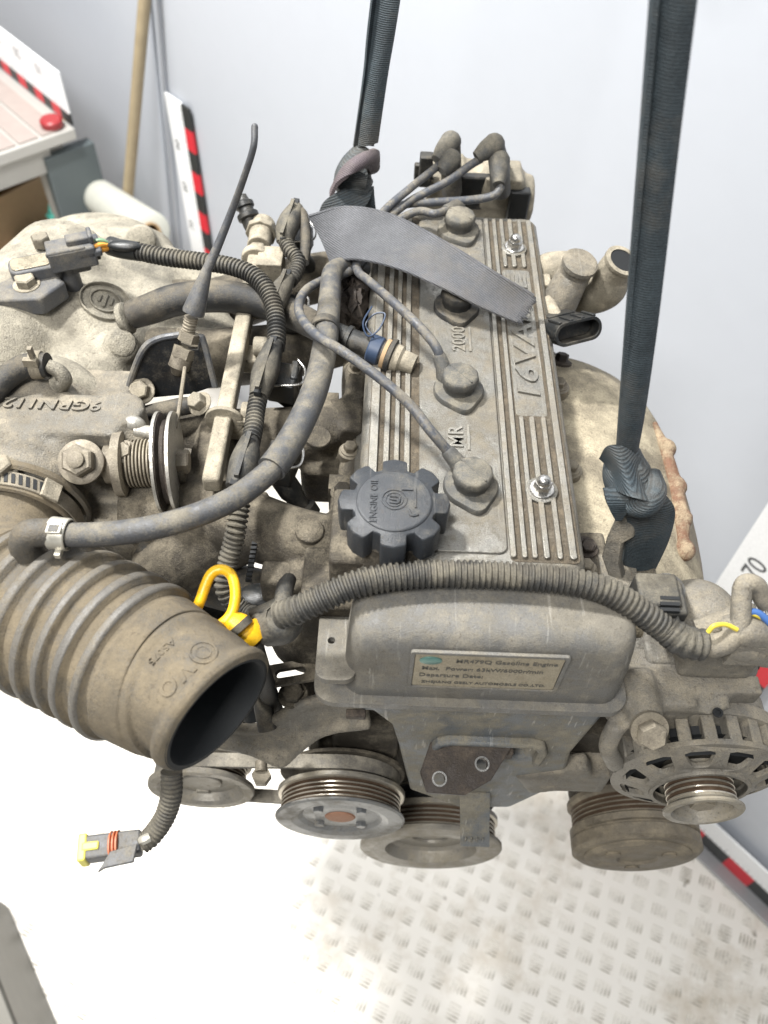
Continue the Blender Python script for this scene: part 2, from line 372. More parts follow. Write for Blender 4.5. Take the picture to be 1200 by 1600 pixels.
plain('seam_grey', (172, 177, 186), .5); plain('ruler_white', (238, 239, 240), .4); plain('tape_red', (206, 40, 54), .45); plain('tape_black', (44, 46, 46), .45)
plain('ink', (66, 68, 70), .5); plain('trim_grey', (150, 150, 152), .45, .3)
floor = MB().box((0, 600, FZ - 15), (7000, 7000, 30)).build('floor', 'floor_steel'); floor['kind'] = 'structure'
wl = MB().box(W0 + WN * 25 - WT * 900 + Z * 1600, (5600, 50, 3400), (WT, WN, Z)).build('wall_back', 'wall_paint'); wl['kind'] = 'structure'
# panel joint, a flat trim strip beside the corner pole
a, b = Wp(236, 0), Wp(275, 400); d = (b - a).normalized(); a = a - d * 900; b = b + d * 900
mb = MB(); c = (a + b) / 2 - WN * 3; L = (b - a).length; mb.box(c, (9, 6, L), (d.cross(WN).normalized(), WN, d)); mb.build('panel_joint', 'seam_grey', wl)
mb = MB(); mb.box(c + WT * 34 - WN * 1, (4, 4, L), (d.cross(WN).normalized(), WN, d)); mb.build('panel_joint', 'seam_grey', wl)
# five-bar tread: clusters of raised bars, alternating direction
def bar(mb, c, ang, l=24, w=3.4, h=.9):
    u = Vector((cos(ang), sin(ang), 0)); v = Vector((-sin(ang), cos(ang), 0)); n = 8
    lo = [c + u * (l / 2 * cos(2 * pi * i / n)) + v * (w / 2 * sin(2 * pi * i / n)) for i in range(n)]
    hi = [c + u * (l * .38 * cos(2 * pi * i / n)) + v * (w * .25 * sin(2 * pi * i / n)) + Z * h for i in range(n)]
    mb.loft([lo, hi])
def cluster(ang):
    mb = MB()
    for i in range(5):
        v = Vector((-sin(ang), cos(ang), 0)); bar(mb, v * ((i - 2) * 6.3), ang, 27 - abs(i - 2) * 1.5)
    return mb
TA = radians(-17)
tread = [cluster(TA + pi / 2 - .12).mesh('tread_bars', 'tread_steel'), cluster(TA - .12).mesh('tread_bars', 'tread_steel')]
cand = []; PITCH = 41.0
gu = Vector((cos(TA), sin(TA), 0)); gv = Vector((-sin(TA), cos(TA), 0))
def to_px(p):
    c = ROT.transposed() @ (p - CAM); return (600 + FPX * c.x / -c.z, 800 - FPX * c.y / -c.z) if c.z < 0 else (-9e9, 0)
for i in range(-46, 47):
    for j in range(-46, 47):
        p = gu * (i * PITCH) + gv * (j * PITCH) + Z * (FZ + .2) + Vector((-100, 200, 0))
        if (p - W0).dot(WN) > -40: continue
        x, y = to_px(p); vis = -40 < x < 1240 and 840 < y < 1640
        cand.append((0 if vis and y > 1120 else 1 if vis else 2, (p - CAM).length, p, (i + j) % 2))
cand.sort(key=lambda t: t[:2])
rest = MB(); cl = [cluster(TA + pi / 2 - .12), cluster(TA - .12)]
for k, (vz, _, p, par) in enumerate(cand):
    if k < 300:
        o = bpy.data.objects.new('tread_bars', tread[par]); COL.objects.link(o); o.parent = floor; o.location = p * MM
    elif (p - CAM).length < 2600: rest.add([v + p for v in cl[par].v], cl[par].f)
rest.build('far_tread_bars', 'tread_steel', floor, kind='stuff')
# rulers
def ruler(label, p, along, across, out, L, w, tape, block, nums, tsize, step0, step, flip=1, phase=0):
    """white board with a red/black checked tape along one long edge and printed numbers"""
    r = thing('measuring_ruler', p, label, 'ruler', 'wall rulers'); p = Vector(p)
    MB().box(p + along * (L / 2) + across * (w / 2) + out * 2.5, (w, L, 5), (across, along, out)).build('board', 'ruler_white', r, .8)
    block = L / round(L / block)
    for i in range(round(L / block)):
        c = p + along * ((i + .5) * block) + across * (w + tape / 2) + out * 2.5
        MB().box(c, (tape, block, 5.4), (across, along, out)).build('tape_block', 'tape_red' if (i + phase) % 2 else 'tape_black', r)
    for i, t in enumerate(nums):
        c = p + along * (step0 + i * step) + across * (w * .36) + out * 5.1
        MB().text(t, tsize, c, along * flip, (across * -flip), 0, .25).build('number', 'ink', r)
    tk = MB()
    for i in range(int(L / 10) - 1):
        ln = 14 if i % 5 == 4 else 7
        tk.box(p + along * ((i + 1) * 10) + across * (w - ln / 2 - .5) + out * 5.1, (ln, .9, .3), (across, along, out))
    tk.build('tick_marks', 'ink', r); return r
zt = CAM.z + (-164 - CAM.z) * K
p = Wsz(-1162, 0, 6); ruler('upright white ruler with red and black edge behind the tan fuel rail', (p.x, p.y, FZ), Z, WT, -WN, zt - FZ, 63, 29, 50, ['30', '40', '50', '60', '70', '80', '90'], 26, 128, 100)
p = Wsz(-156, 0, 6); ruler('upright white ruler printed 70 behind the alternator at right', (p.x, p.y, FZ), Z, WT, -WN, 1150, 96, 48, 76, ['30', '40', '50', '60', '70', '80', '90'], 42, 342, 100)
q0 = Wsz(-30, 0, 16); q0.z = FZ + 46
ruler('white ruler lying along the wall foot, red and black edge down, bottom right', q0 + Z * 62 + WT * 0, WT, -Z, -WN, 900, 58, 46, 56, [], 30, 78, 100, 1, 1)
sk = MB(); c = Wsz(-30, 0, 34); c.z = FZ + 4; sk.box(c + WT * 450, (900, 30, 8), (WT, WN, Z)); o = sk.build('floor_trim', 'trim_grey', wl, 2)
# table against the wall, far left
plain('table_white', (172, 170, 165), .5, 0, .1, 20, .06); plain('slat_pink', (160, 148, 142), .5, 0, .2, 40, .1); plain('panel_dark', (84, 92, 94), .6)
plain('cardboard', (160, 134, 102), .8, 0, .3, 60, .12); plain('red_lid', (150, 44, 48), .4); plain('paper_roll', (186, 186, 176), .6, 0, .1, 30)
plain('teal_film', (96, 206, 190), .35); plain('can_red', (190, 60, 70), .4); plain('can_inside', (120, 116, 96), .5, .3); plain('wood_pole', (150, 136, 110), .6, 0, .3, 40, .2)
plain('tin_grey', (92, 90, 84), .45, .5, .2, 30, .15)
tz = -520; e = Zp(110, 203, tz); tb = thing('work_table', (e.x - 200, e.y - 100, FZ), 'white framed work table with slatted top against the wall, far left', 'table')
ac = -WT; dn = -WN                                  # along the wall to the left, out from the wall
MB().box(e + ac * 700 + dn * 250 - Z * 12 , (1400, 520, 24), (ac, dn, Z)).build('table_top', 'table_white', tb, 2)
for i in range(9):
    MB().box(e + ac * 690 + dn * (40 + i * 52) + Z * 2, (1360, 44, 5), (ac, dn, Z)).build('slat', 'slat_pink', tb, 1)
for s_, t_ in ((60, 40), (60, 460), (1300, 40)):
    MB().box(e + ac * s_ + dn * t_ + Z * ((FZ - tz) / 2 - 24), (54, 54, -(FZ - tz) - 2), (ac, dn, Z)).build('leg', 'table_white', tb, 2)
MB().box(e + ac * 40 + dn * 250 - Z * 55, (40, 400, 60), (ac, dn, Z)).build('apron', 'table_white', tb, 2)
MB().box(e + ac * 26 + dn * 10 - Z * 330, (30, 120, 560), (ac, dn, Z)).build('side_panel', 'panel_dark', tb, 2)
ruler('white ruler with red and black edge along the back of the work table', e + ac * 4 - dn * 12 + Z * 118, ac, -Z, dn, 1000, 88, 24, 40, ['10', '20', '30', '40'], 30, 100, 100)
q = Zp(80, 190, tz + 14); tag(MB().lathe(q - Z * 10, Z, [(22, 0), (24, 3), (24, 14), (20, 18), (8, 19)], 24).build('jar_lid', 'red_lid'), 'small red round lid on the corner of the work table', 'lid')
# cardboard box under the table
q = Zp(8, 330, -760); bx = thing('cardboard_box', (q.x, q.y, FZ), 'open brown cardboard box under the white table, left edge', 'box')
A = Vector((.8, -.6, 0)); Bv = Vector((.6, .8, 0)); hh = -760 - FZ
for dx, dy, w, dpt in ((0, -170, 380, 6), (0, 170, 380, 6), (-190, 0, 6, 340), (190, 0, 6, 340)):
    MB().box(q + A * (dx - 250) + Bv * dy + Z * (-hh / 2), (w, dpt, hh), (A, Bv, Z)).build('side', 'cardboard', bx, .8)
ax_ = (A, (Bv * .7 + Z * .7).normalized(), (Z * .7 - Bv * .7).normalized())
MB().box(q + A * -250 + Bv * 220 + Z * 50, (370, 140, 5), ax_).build('flap', 'cardboard', bx, .8)
ax_ = (A, (-Bv * .5 + Z * .87).normalized(), (Z * .5 + Bv * .87).normalized())
MB().box(q + A * -250 - Bv * 200 + Z * 60, (370, 140, 5), ax_).build('flap', 'cardboard', bx, .8)
MB().box(q + A * -250 + Z * (-hh + 6), (374, 334, 6), (A, Bv, Z)).build('bottom', 'cardboard', bx)
# wooden pole leaning in the back
a, b = Wp(226, 0, 30), Wp(190, 420, 150); d = (b - a).normalized(); t0 = (FZ + 4 - a.z) / d.z
po = MB(); po.cyl(a + d * t0, a - d * 600, 13, 12, 16); tag(po.build('wooden_pole', 'wood_pole'), 'long bare wooden pole leaning against the back wall', 'pole')
# roll of film on the floor by the wall
a, b = Wp(142, 298, 130), Wp(236, 362, 210)
ro = thing('film_roll', ((a.x + b.x) / 2, (a.y + b.y) / 2, FZ), 'white roll of film lying slanted behind the wooden pole', 'roll')
mb = MB(); d = (b - a); mb.lathe(a, d, [(36, 0), (40, 3), (40, d.length - 3), (36, d.length), (16, d.length), (16, d.length - 60), (.1, d.length - 60)], 28); mb.build('sheet', 'paper_roll', ro)
mb = MB(); mb.lathe(a, d, [(17, d.length - 50), (19, d.length - 50), (19, d.length + 6), (15, d.length + 6), (15, d.length - 50)], 24, caps=False); mb.build('core', 'cardboard', ro)
q = Wp(120, 328, 180); mb = MB(); random.seed(3)
vs = []; mb.ell(q, (70, 70, 48), 24)
for i, v in enumerate(mb.v):
    v += Vector((random.uniform(-9, 9), random.uniform(-9, 9), random.uniform(-7, 7)))
tag(mb.build('plastic_bag', 'teal_film', None, angle=20), 'crumpled turquoise plastic bag beside the film roll', 'bag')
q = Wp(52, 372, 260); cn = thing('paint_can', (q.x, q.y, q.z - 130), 'open red tin can behind the cream intake casting', 'can')
mb = MB(); mb.lathe(q - Z * 130, Z + X * .15, [(62, 0), (62, 130), (60, 130), (60, 8), (.1, 8)], 32); mb.build('body', ['can_red'], cn)
mb = MB(); mb.lathe(q - Z * 130, Z + X * .15, [(59.6, 9), (59.6, 129.5)], 32, caps=False); mb.build('lining', 'can_inside', cn)
# steel sheet edge, bottom left corner
a = Zp(-40, 1430, FZ + 260); b = Zp(30, 1610, FZ + 260); d = (b - a).normalized(); nn = Z.cross(d).normalized()
if nn.x > 0: nn = -nn
sb = MB(); sb.box((a + b) / 2 + nn * 200 + Z * -129 + d * 80, (400, 520, 258), (nn, d, Z))
tag(sb.build('steel_bench', 'tin_grey', None, 5), 'grey steel bench corner cut by the bottom left edge', 'bench')
# ------------------------------------------------------------------ the engine
EN = thing('car_engine', (0, 0, -560), 'dusty four cylinder petrol engine hanging from two dark straps', 'engine')
# ---- cylinder head, block and pan (mostly hidden under the covers)
mb = MB(); mb.box((-6, 40, -105), (150, 375, 130)); mb.box((-20, 40, -62), (140, 388, 30))
for i in range(4):
    y = -72 + i * 88; mb.box((-88, y, -95), (26, 52, 60)); mb.box((-86, y + 44, -70), (22, 16, 40))
    mb.cyl((-80, y + 44, -60), (-80, y + 44, -42), 9)
HEAD = mb.build('cylinder_head', 'dark_cast', EN, vox=4, sm=4)
mb = MB(); mb.box((0, 40, -290), (170, 370, 250)); mb.box((0, 40, -400), (220, 360, 60))
for i in range(6): mb.box((-88, -110 + i * 60, -290), (16, 10, 220)); mb.box((88, -110 + i * 60, -290), (16, 10, 220))
mb.cyl((-110, 100, -330), (-60, 100, -330), 42)
mb.build('engine_block', 'dark_cast', EN, vox=6, sm=4)
mb = MB(); mb.loft([[Vector((x * w, y * l + 40, z)) for x, y in rrect(200, 350, 24)] for z, w, l in ((-428, 1.05, 1), (-436, 1.05, 1), (-437, .92, .93), (-520, .85, .86), (-556, .7, .75))])
mb.build('oil_pan', 'dark_cast', EN)
# ---- valve cover
X0, X1, Y0, Y1 = -79, 70, -152, 236
mb = MB(); cxm, cym = (X0 + X1) / 2, (Y0 + Y1) / 2; w, l = X1 - X0, Y1 - Y0
def outline(gx, gy, z, r): return [Vector((cxm + x, cym + y, z)) for x, y in rrect(w + gx, l + gy, r, 6)]
mb.loft([outline(10, 10, -50, 12), outline(10, 10, -42, 12), outline(2, 2, -38, 11), outline(0, 0, -9, 11), outline(-3, -3, -4, 10), outline(-8, -7, -1.2, 9), outline(-14, -12, 0, 8)])
VC = mb.build('valve_cover', 'cover_alu', EN)
def strip(x0, x1, y0, y1, z0, z1, r=None):
    m = MB(); ww = x1 - x0; m.prism(rrect(ww, y1 - y0, min(ww, y1 - y0) * .48 if r is None else r, 4), ((x0 + x1) / 2, (y0 + y1) / 2, 0), X, Y, z0, z1); return m
def xat(px, py): return Zp(px, py, 2).x
# dirt lying in the grooves of the ribbed bands
strip(xat(574, 730) , xat(655, 730), Y0 + 14, Y1 - 10, -.5, .35, 4).build('groove_dirt', 'sand', VC)
strip(xat(797, 857), xat(906, 857), Y0 + 6, Y1 - 10, -.5, .35, 4).build('groove_dirt', 'sand', VC)
for a, b in ((575, 589), (598, 607), (615, 623), (631, 640)):
    strip(xat(a, 730), xat(b, 730), Y0 + 12, Y1 - 12, 0, 2.6).build('rib', 'rib_alu', VC, .5)
# raised centre plate with its border
strip(xat(655, 730), xat(794, 857), -141, Y1 - 8, -.5, 1.8, 6).build('centre_plate', 'cover_alu', VC, .9)
yb1, yb2 = Zp(830, 648, 0).y, Zp(812, 425, 0).y
for k, (a, b) in enumerate(((797, 806), (815, 823), (831, 839), (849, 858), (870, 878), (889, 900))):
    spans = ((Y0 + 8, Y1 - 10),) if k in (0, 1, 5) else ((Y0 + 8, yb1 - 4), (yb2 + 4, Y1 - 10))
    for y0, y1 in spans: strip(xat(a, 857), xat(b, 857), y0, y1, 0, 2.8).build('rib', 'rib_alu', VC, .5)
strip(xat(827, 857), xat(884, 857), yb1 - 2, yb2 + 2, -.5, .5, 3).build('letter_panel', 'cover_alu', VC, .6)
# cast lettering
xc = (xat(829, 857) + xat(884, 857)) / 2
MB().text('16VALVE', 24, (xc, (yb1 + yb2) / 2 + 2, 0), Y * 1.62, -X * .95, 0, 2.4, shear=.12, bold=.014).build('lettering', 'cover_alu', VC)
for tx, px, py in (('MR', 713, 683), ('2000', 717, 530)):
    c = Zp(px, py, 2); m = MB(); m.text(tx, 15 if tx == 'MR' else 14.5, c, Y, -X, -.6, 1.0, bold=.012)
    m.box(c + X * 8.6, (1.8, 24 if tx == 'MR' else 28, 1.6)); m.build('lettering', 'rib_alu', VC)
for px, py in ((803, 388), (846, 766)):
    c = Zp(px, py, 2); m = MB(); m.lathe(c - Z * 2, Z, [(11, 0), (11, 2.6), (10.4, 3), (2, 2.9)], 32); m.build('nut_seat', 'cover_alu', VC); c = c + Z
    m = MB(); m.lathe(c, Z, [(8.6, 0), (8.6, 1), (8, 1.6), (6.6, 1.7)], 28); m.lathe(c + Z * 1.6, Z, [(6.3, 0), (6.3, 5), (5.6, 5.8)], 6); m.lathe(c + Z * 7, Z, [(4.8, 0), (4.8, 1.5), (4.2, 3.6), (2.6, 5.2), (.5, 5.7)], 20)
    m.build('dome_nut', 'bright_steel', VC)
# rear and front edges of the cover: gasket lip and bolts
m = MB(); m.prism(rrect(l * 0 + 165, 398, 14, 5), (cxm, cym, 0), X, Y, -56, -51); m.build('gasket_lip', 'dark_cast', VC, 1)
for x, y in ((80, -120), (80, -30), (80, 60), (80, 150), (-88, -20), (-88, 70)):
    m = MB(); m.lathe((x, y, -52), Z, [(9, 0), (9, 9), (8, 10)], 20); m.bolt((x, y, -42), Z, 5.2, 5, 7.5); m.build('cover_bolt', 'bolt_steel', VC)
# ---- oil filler cap
c = Zp(616, 783, 31); cc = Vector((c.x, c.y, 0))
m = MB(); m.lathe(cc, Z, [(30, -30), (30, -4), (27, 0), (27, 14)], 32); m.box(cc + Vector((-14, 6, -20)), (52, 60, 36)); m.build('filler_neck', 'dark_cast', VC, 3)
CAP = None
def gear(R0, R1, n=8, ph=radians(0), w0=.30, w1=.235):
    o = []
    for i in range(n):
        a = ph + 2 * pi * i / n
        for da, r in ((-.39, R0), (-w0, R0 + .5), (-w1, R1 - .8), (-w1 + .04, R1), (0, R1 + .9), (w1 - .04, R1), (w1, R1 - .8), (w0, R0 + .5)): o.append((r * cos(a + da), r * sin(a + da)))
    return o
m = MB(); m.loft([[Vector((c.x + x * k, c.y + y * k, z)) for x, y in gear(26.5, 34.2)] for z, k in ((9, .99), (29, 1.0), (30.4, .985), (31, .965))])
CAP = m.build('oil_cap', 'cap_plastic', EN, angle=50)
m = MB(); m.lathe((c.x, c.y, 30.5), Z, [(23.6, 0), (23.6, 1.2), (22.8, 1.9), (22.2, 2.0)], 48); m.build('cap_disc', 'cap_plastic', CAP)
m = MB(); m.text('ENGINE OIL', 6.4, c + Vector((-12.5, -1, 1.6)), Y, -X, 0, .55)
for r0, r1 in ((8, 7.3), (5.6, 5.0)): m.lathe(c + Z * 1.6, Z, [(r0, 0), (r0, .5), (r1, .5), (r1, 0)], 32, caps=False)
m.tube([c + Vector(p) for p in ((-3, -2.5, 2.1), (2.4, -2.8, 2.1), (3, 1.5, 2.1), (-2, 2.2, 2.1), (-2.5, .2, 2.1), (1.2, -.6, 2.1))], .55, 6)
m.box(c + Vector((8, 8, 2)), (7, 1, .8)); m.box(c + Vector((13, 2, 2)), (1, 16, .8)); m.tube([c + Vector((9, -8, 2)), c + Vector((11, -12, 2)), c + Vector((15, -11, 2))], .8, 6)
m.build('cap_marks', 'cap_plastic', CAP)
# ---- spark plug boots and ignition wires
def boot(px, py, ang, dark=False):
    b = Zp(px, py, 2); o = MB(); ca, sa = cos(ang), sin(ang)
    pts = []
    for i in range(48):
        t = 2 * pi * i / 48; r = 18.6 + 5.4 * max(0, cos(t - ang)) ** 14 + 3.2 * max(0, cos(t - ang - pi)) ** 14
        pts.append((r * cos(t), r * sin(t)))
    o.loft([[b + Vector((x * k, y * k, z)) for x, y in pts] for z, k in ((-1, 1), (2.6, 1), (4.2, .96), (4.8, .88))])
    ob = o.build('plug_boot', 'hose_dark' if dark else 'boot_rubber', EN)
    q = MB(); q.lathe(b + Z * 4, Z, [(12, 0), (12, 4), (13.4, 7), (13.8, 8), (13.8, 11.5), (12.8, 13.6), (10, 14.8)], 11, (ca, sa, 0)); q.build('hood', 'hose_dark' if dark else 'boot_rubber', ob, .8)
    q = MB(); u = Vector((cos(ang + .5), sin(ang + .5), 0)); q.box(b + Z * 18.4, (24, 1.3, 1.6), (u, Z.cross(u), Z)); q.build('seam', 'boot_rubber', ob, .5)
    return b, ob
wires = [((735, 762), -1.35), ((716, 612), -1.35), ((713, 482), -1.45), ((716, 362), -1.2)]
BT = [boot(*p, a, k == 2) for k, (p, a) in enumerate(wires)]
def wire(name, pts, r=3.6, mat='wire_rubber', n=12): return MB().tube(pts, r, n, 8).build(name, mat, EN)
def sleeve(b, pts, ob):
    d = (pts[1] - pts[0]).normalized(); m = MB(); m.lathe(pts[0] - d * 14, d, [(7.4, 0), (7.6, 6), (5.6, 12), (5.2, 20), (4.2, 22)], 14); m.build('sleeve', 'boot_rubber', ob)
p = [BT[0][0] + Vector((-12, 14, 13))] + ZP((672, 672, 30), (640, 632, 36), (595, 592, 44), (540, 552, 50), (490, 520, 46), (467, 486, 34), (476, 456, 24), (505, 438, 18), (545, 424, 12), (575, 400, 10), (600, 350, 14), (640, 315, 18), (700, 283, 28), (735, 258, 36), (752, 248, 40))
sleeve(BT[0][0], p, BT[0][1]); wire('ignition_wire', p)
p = [BT[1][0] + Vector((-13, 15, 13))] + ZP((680, 540, 26), (650, 505, 30), (612, 470, 30), (575, 438, 22), (560, 425, 18), (558, 405, 16), (572, 370, 16), (600, 330, 20), (640, 295, 26), (690, 255, 32))
sleeve(BT[1][0], p, BT[1][1]); wire('ignition_wire', p)
p = [BT[2][0] + Vector((-8, 16, 13))] + ZP((690, 430, 22), (640, 395, 14), (605, 350, 12), (625, 322, 14), (680, 316, 16), (740, 312, 18), (772, 305, 22), (784, 290, 28))
sleeve(BT[2][0], p, BT[2][1]); wire('ignition_wire', p)
p = [BT[3][0] + Vector((-8, 14, 13))] + ZP((680, 334, 22), (655, 330, 18), (625, 342, 14), (600, 360, 10))
sleeve(BT[3][0], p, BT[3][1]); wire('ignition_wire', p)
# ---- coil tower behind the cover
cb = Zp(735, 300, -10); m = MB(); m.box(cb + Vector((4, 16, -6)), (92, 44, 40)); m.box(cb + Vector((30, 6, 4)), (36, 30, 30)); m.cyl(cb + Vector((52, 12, -12)), cb + Vector((62, 12, -12)), 24, 22, 24); m.box(cb + Vector((-20, 22, 8)), (26, 26, 26))
CT = m.build('ignition_coil', 'rail_alu', EN, vox=3, sm=3)
m = MB(); m.box(cb + Vector((2, -2, 2)), (40, 10, 34)); m.box(cb + Vector((46, -8, -8)), (20, 12, 36)); m.build('coil_shell', 'black_plastic', CT, 2)
m = MB(); m.box(Zp(665, 265, 18), (12, 12, 30)); m.box(Zp(662, 268, 10), (18, 6, 16)); m.build('coil_plug', 'black_plastic', CT, 1.5)
def cboot(px, py, z, tx, ty, tz, bx, by, bz):
    """angle boot: tower socket up to an elbow, then the wire sleeve"""
    e = Zp(px, py, z); t = Zp(tx, ty, tz); b = Zp(bx, by, bz)
    m = MB(); m.tube([b, b.lerp(e, .55), e + (e - b).normalized() * 2], [9.5, 9.2, 9], 16, 6); m.tube([e, e.lerp(t, .5), t], [9.6, 8.4, 5.2], 16, 6); m.ell(e, 9.8, 16)
    return m.build('coil_boot', 'boot_rubber', CT)
cboot(704, 222, 44, 682, 250, 36, 706, 278, 4); cboot(772, 226, 50, 744, 246, 42, 782, 262, 10)
cboot(780, 252, 40, 779, 288, 30, 782, 300, 4); cboot(704, 250, 36, 690, 268, 30, 706, 300, 0)
# ---- upper timing cover
def tc_out(x0, x1, y0, y1, z, r): return [Vector(((x0 + x1) / 2 + x, (y0 + y1) / 2 + y, z)) for x, y in rrect(x1 - x0, y1 - y0, r, 6)]
m = MB(); m.loft([tc_out(-84, 100, -207, -160, -74, 14), tc_out(-82, 99, -206, -160, -40, 14), tc_out(-80, 97, -205, -160, -20, 14), tc_out(-79, 96, -203, -161, -10, 14), tc_out(-77, 94, -198, -162, -3.5, 13), tc_out(-73, 90, -192, -164, -.4, 12), tc_out(-68, 85, -187, -166, .3, 10)])
TC = m.build('upper_timing_cover', 'timing_plastic', EN)
m = MB(); m.prism([rrect(208, 52, 14, 6), circ(2.6, 14, -94, 8)], (1, -187, 0), X, Y, -80, -73); m.build('flange', 'timing_plastic', TC, 1.5)
m = MB(); m.prism([rrect(26, 60, 8, 5), circ(2.4, 14, -4, -2)], (-88, -180, 0), X, Y, -52, -46); m.build('side_tab', 'timing_plastic', TC, 1.5)
# nameplate: a thin metal plate let into a frame on the front face
pa, pb, pc, pd = Yp(645, 1019, -206.2), Yp(880, 1024, -206.2), Yp(872, 1073, -206.2), Yp(646, 1070, -206.2)
ctr = (pa + pb + pc + pd) / 4; pw = ((pb - pa).length + (pc - pd).length) / 2; ph = ((pa - pd).length + (pb - pc).length) / 2
ctr.z -= 2
m = MB(); m.prism([rrect(pw + 5, ph + 5, 2), rrect(pw, ph, 1.5)], ctr, X, Z, -1, 1.2); m.build('plate_frame', 'timing_plastic', TC, .5)
m = MB(); m.prism(rrect(pw - .6, ph - .6, 1.5), ctr, X, Z, -1, .5); m.build('nameplate', 'plate', TC, .2)
m = MB(); hgt = ph
def line(t, x, row, size): m.text(t, size, ctr + X * x + Z * (hgt * (.5 - row)), X, Z, .5, .85, center=True, bold=.006)
line('MR479Q Gasoline Engine', pw * .12, .19, pw * .066); line('Max.  Power: 63kW/6000r/min', -pw * .03, .43, pw * .066)
line('Departure Date:', -pw * .235, .64, pw * .066); line('ZHEJIANG GEELY AUTOMOBILE CO.,LTD.', -pw * .0, .86, pw * .047)
m.build('plate_print', 'print', TC)
m = MB(); m.lathe(ctr + X * (-pw * .39) + Z * (hgt * .31) - Y * .4, -Y, [(4.6, 0), (4.6, .6), (4.2, .9)], 24); 
for v in m.v: v.x = (v.x - ctr.x + pw * .39) * 1.5 + ctr.x - pw * .39
m.build('plate_emblem', 'emblem_green', TC)
# ---- lower timing cover: tapers below the flange, with the mount opening
def P2(px, py, y): q = Yp(px, py, y); return (q.x, q.z)
YL = -200
ol = [P2(528, 1096, YL), P2(958, 1110, YL), P2(893, 1178, YL), P2(880, 1225, YL), P2(800, 1262, YL), P2(715, 1262, YL), P2(640, 1235, YL), P2(622, 1165, YL), P2(612, 1135, YL)]
ol = [(x, z) for x, z in ol]; h0 = max(z for x, z in ol); ol = [(x, -76 if i < 2 else min(z, -76)) for i, (x, z) in enumerate(ol)]
hole = [P2(692, 1168, YL), P2(815, 1160, YL), P2(822, 1185, YL), P2(690, 1200, YL)]
m = MB(); m.prism([ol, hole], (0, YL, 0), X, Z, -42, 0)
LT = m.build('lower_timing_cover', 'timing_lower', EN, 4, 3)
hx0, hx1 = min(x for x, z in hole) - 3, max(x for x, z in hole) + 3; hz1 = max(z for x, z in hole) + 3
arch = [(hx0 - 6, hz1 - 26), (hx0 - 7, hz1 - 8), (hx0 - 3, hz1 + 2), (hx0 + 6, hz1 + 7), (hx1 - 6, hz1 + 7), (hx1 + 5, hz1 + 2), (hx1 + 9, hz1 - 10), (hx1 + 7, hz1 - 34), (hx1 + 1, hz1 - 34), (hx1 + 2, hz1 - 10), (hx1 - 2, hz1 - 2), (hx1 - 8, hz1 + 1), (hx0 + 8, hz1 + 1), (hx0 + 2, hz1 - 2), (hx0 - 1, hz1 - 8), (hx0, hz1 - 26)][::-1]
m = MB(); m.prism([arch], (0, YL, 0), X, Z, -1, 7); m.build('opening_rim', 'timing_lower', LT, 2)
m = MB(); m.box(Yp(760, 1178, -175), (120, 8, 70)); m.build('opening_back', 'dark_cast', LT)
m = MB(); c0 = Yp(580, 1105, -190); m.box((c0.x + 6, -187, -102), (34, 20, 44)); m.build('cover_shoulder', 'timing_lower', LT, 6)
# pointer tab over the crank pulley
a, b = Yp(742, 1250, -204), Yp(742, 1310, -222)
m = MB(); d = (b - a); m.box((a + b) / 2, (26, 3, d.length + 20), (X, d.cross(X).normalized(), d.normalized()))
for i in range(4): m.box(b + Vector((-9 + i * 5, -2.4, 4)), (1.3, 2, 9))
m.build('timing_pointer', 'timing_lower', LT, .8)
# mount bracket with two bolt holes
q = [Zp(*p, -166) for p in ((672, 1162), (788, 1152), (798, 1170), (768, 1218), (728, 1240), (668, 1236), (657, 1205))]
ce = sum(q, Vector()) / len(q); tilt = Matrix.Rotation(radians(14), 3, 'X')
uu, vv = X, (tilt @ Y)
pl = [((p - ce).dot(X), (p - ce).dot(Y)) for p in q]; h1 = Zp(753, 1194, -166) - ce; h2 = Zp(687, 1216, -166) - ce
m = MB(); m.prism([pl, circ(4.2, 18, h1.x, h1.y), circ(4.2, 18, h2.x, h2.y)], ce, uu, vv, -7, 0); MBK = m.build('mount_bracket', 'rust', EN, 1)
for h in (h1, h2): m = MB(); m.lathe(ce + uu * h.x + vv * h.y + Z * .1, uu.cross(vv), [(5.6, 0), (5.6, .8), (4.3, .8), (4.3, 0)], 24, caps=False); m.build('hole_rim', 'bright_steel', MBK)
m = MB(); m.box(ce + Vector((8, 36, -8)), (60, 50, 12)); m.box(ce + Vector((8, 58, -40)), (60, 10, 70)); m.build('bracket_arm', 'rust', MBK, 2)
# ---- pulleys: every one spins round the engine's Y axis, face to -Y
def pulley(name, c, prof, mats, n=64, hub=None):
    """prof: (radius, distance back from the face, material)"""
    m = MB(); 
    for (r0, h0, k0), (r1, h1, k1) in zip(prof, prof[1:]): m.lathe(c, Y, [(r0, h0), (r1, h1)], n, None, k0, caps=False)
    return m.build(name, mats, EN, angle=30)
def vgrooves(r, h, k, n=4, p=4.2, d=3.2, kv=2):
    o = []
    for i in range(n): o += [(r - .5, h + i * p - .25, k), (r, h + i * p, k), (r, h + i * p + p * .22, k), (r - .5, h + i * p + p * .30, kv), (r - d, h + i * p + p * .52, kv), (r - d, h + i * p + p * .66, kv)]
    return o + [(r, h + n * p, k)], h + n * p
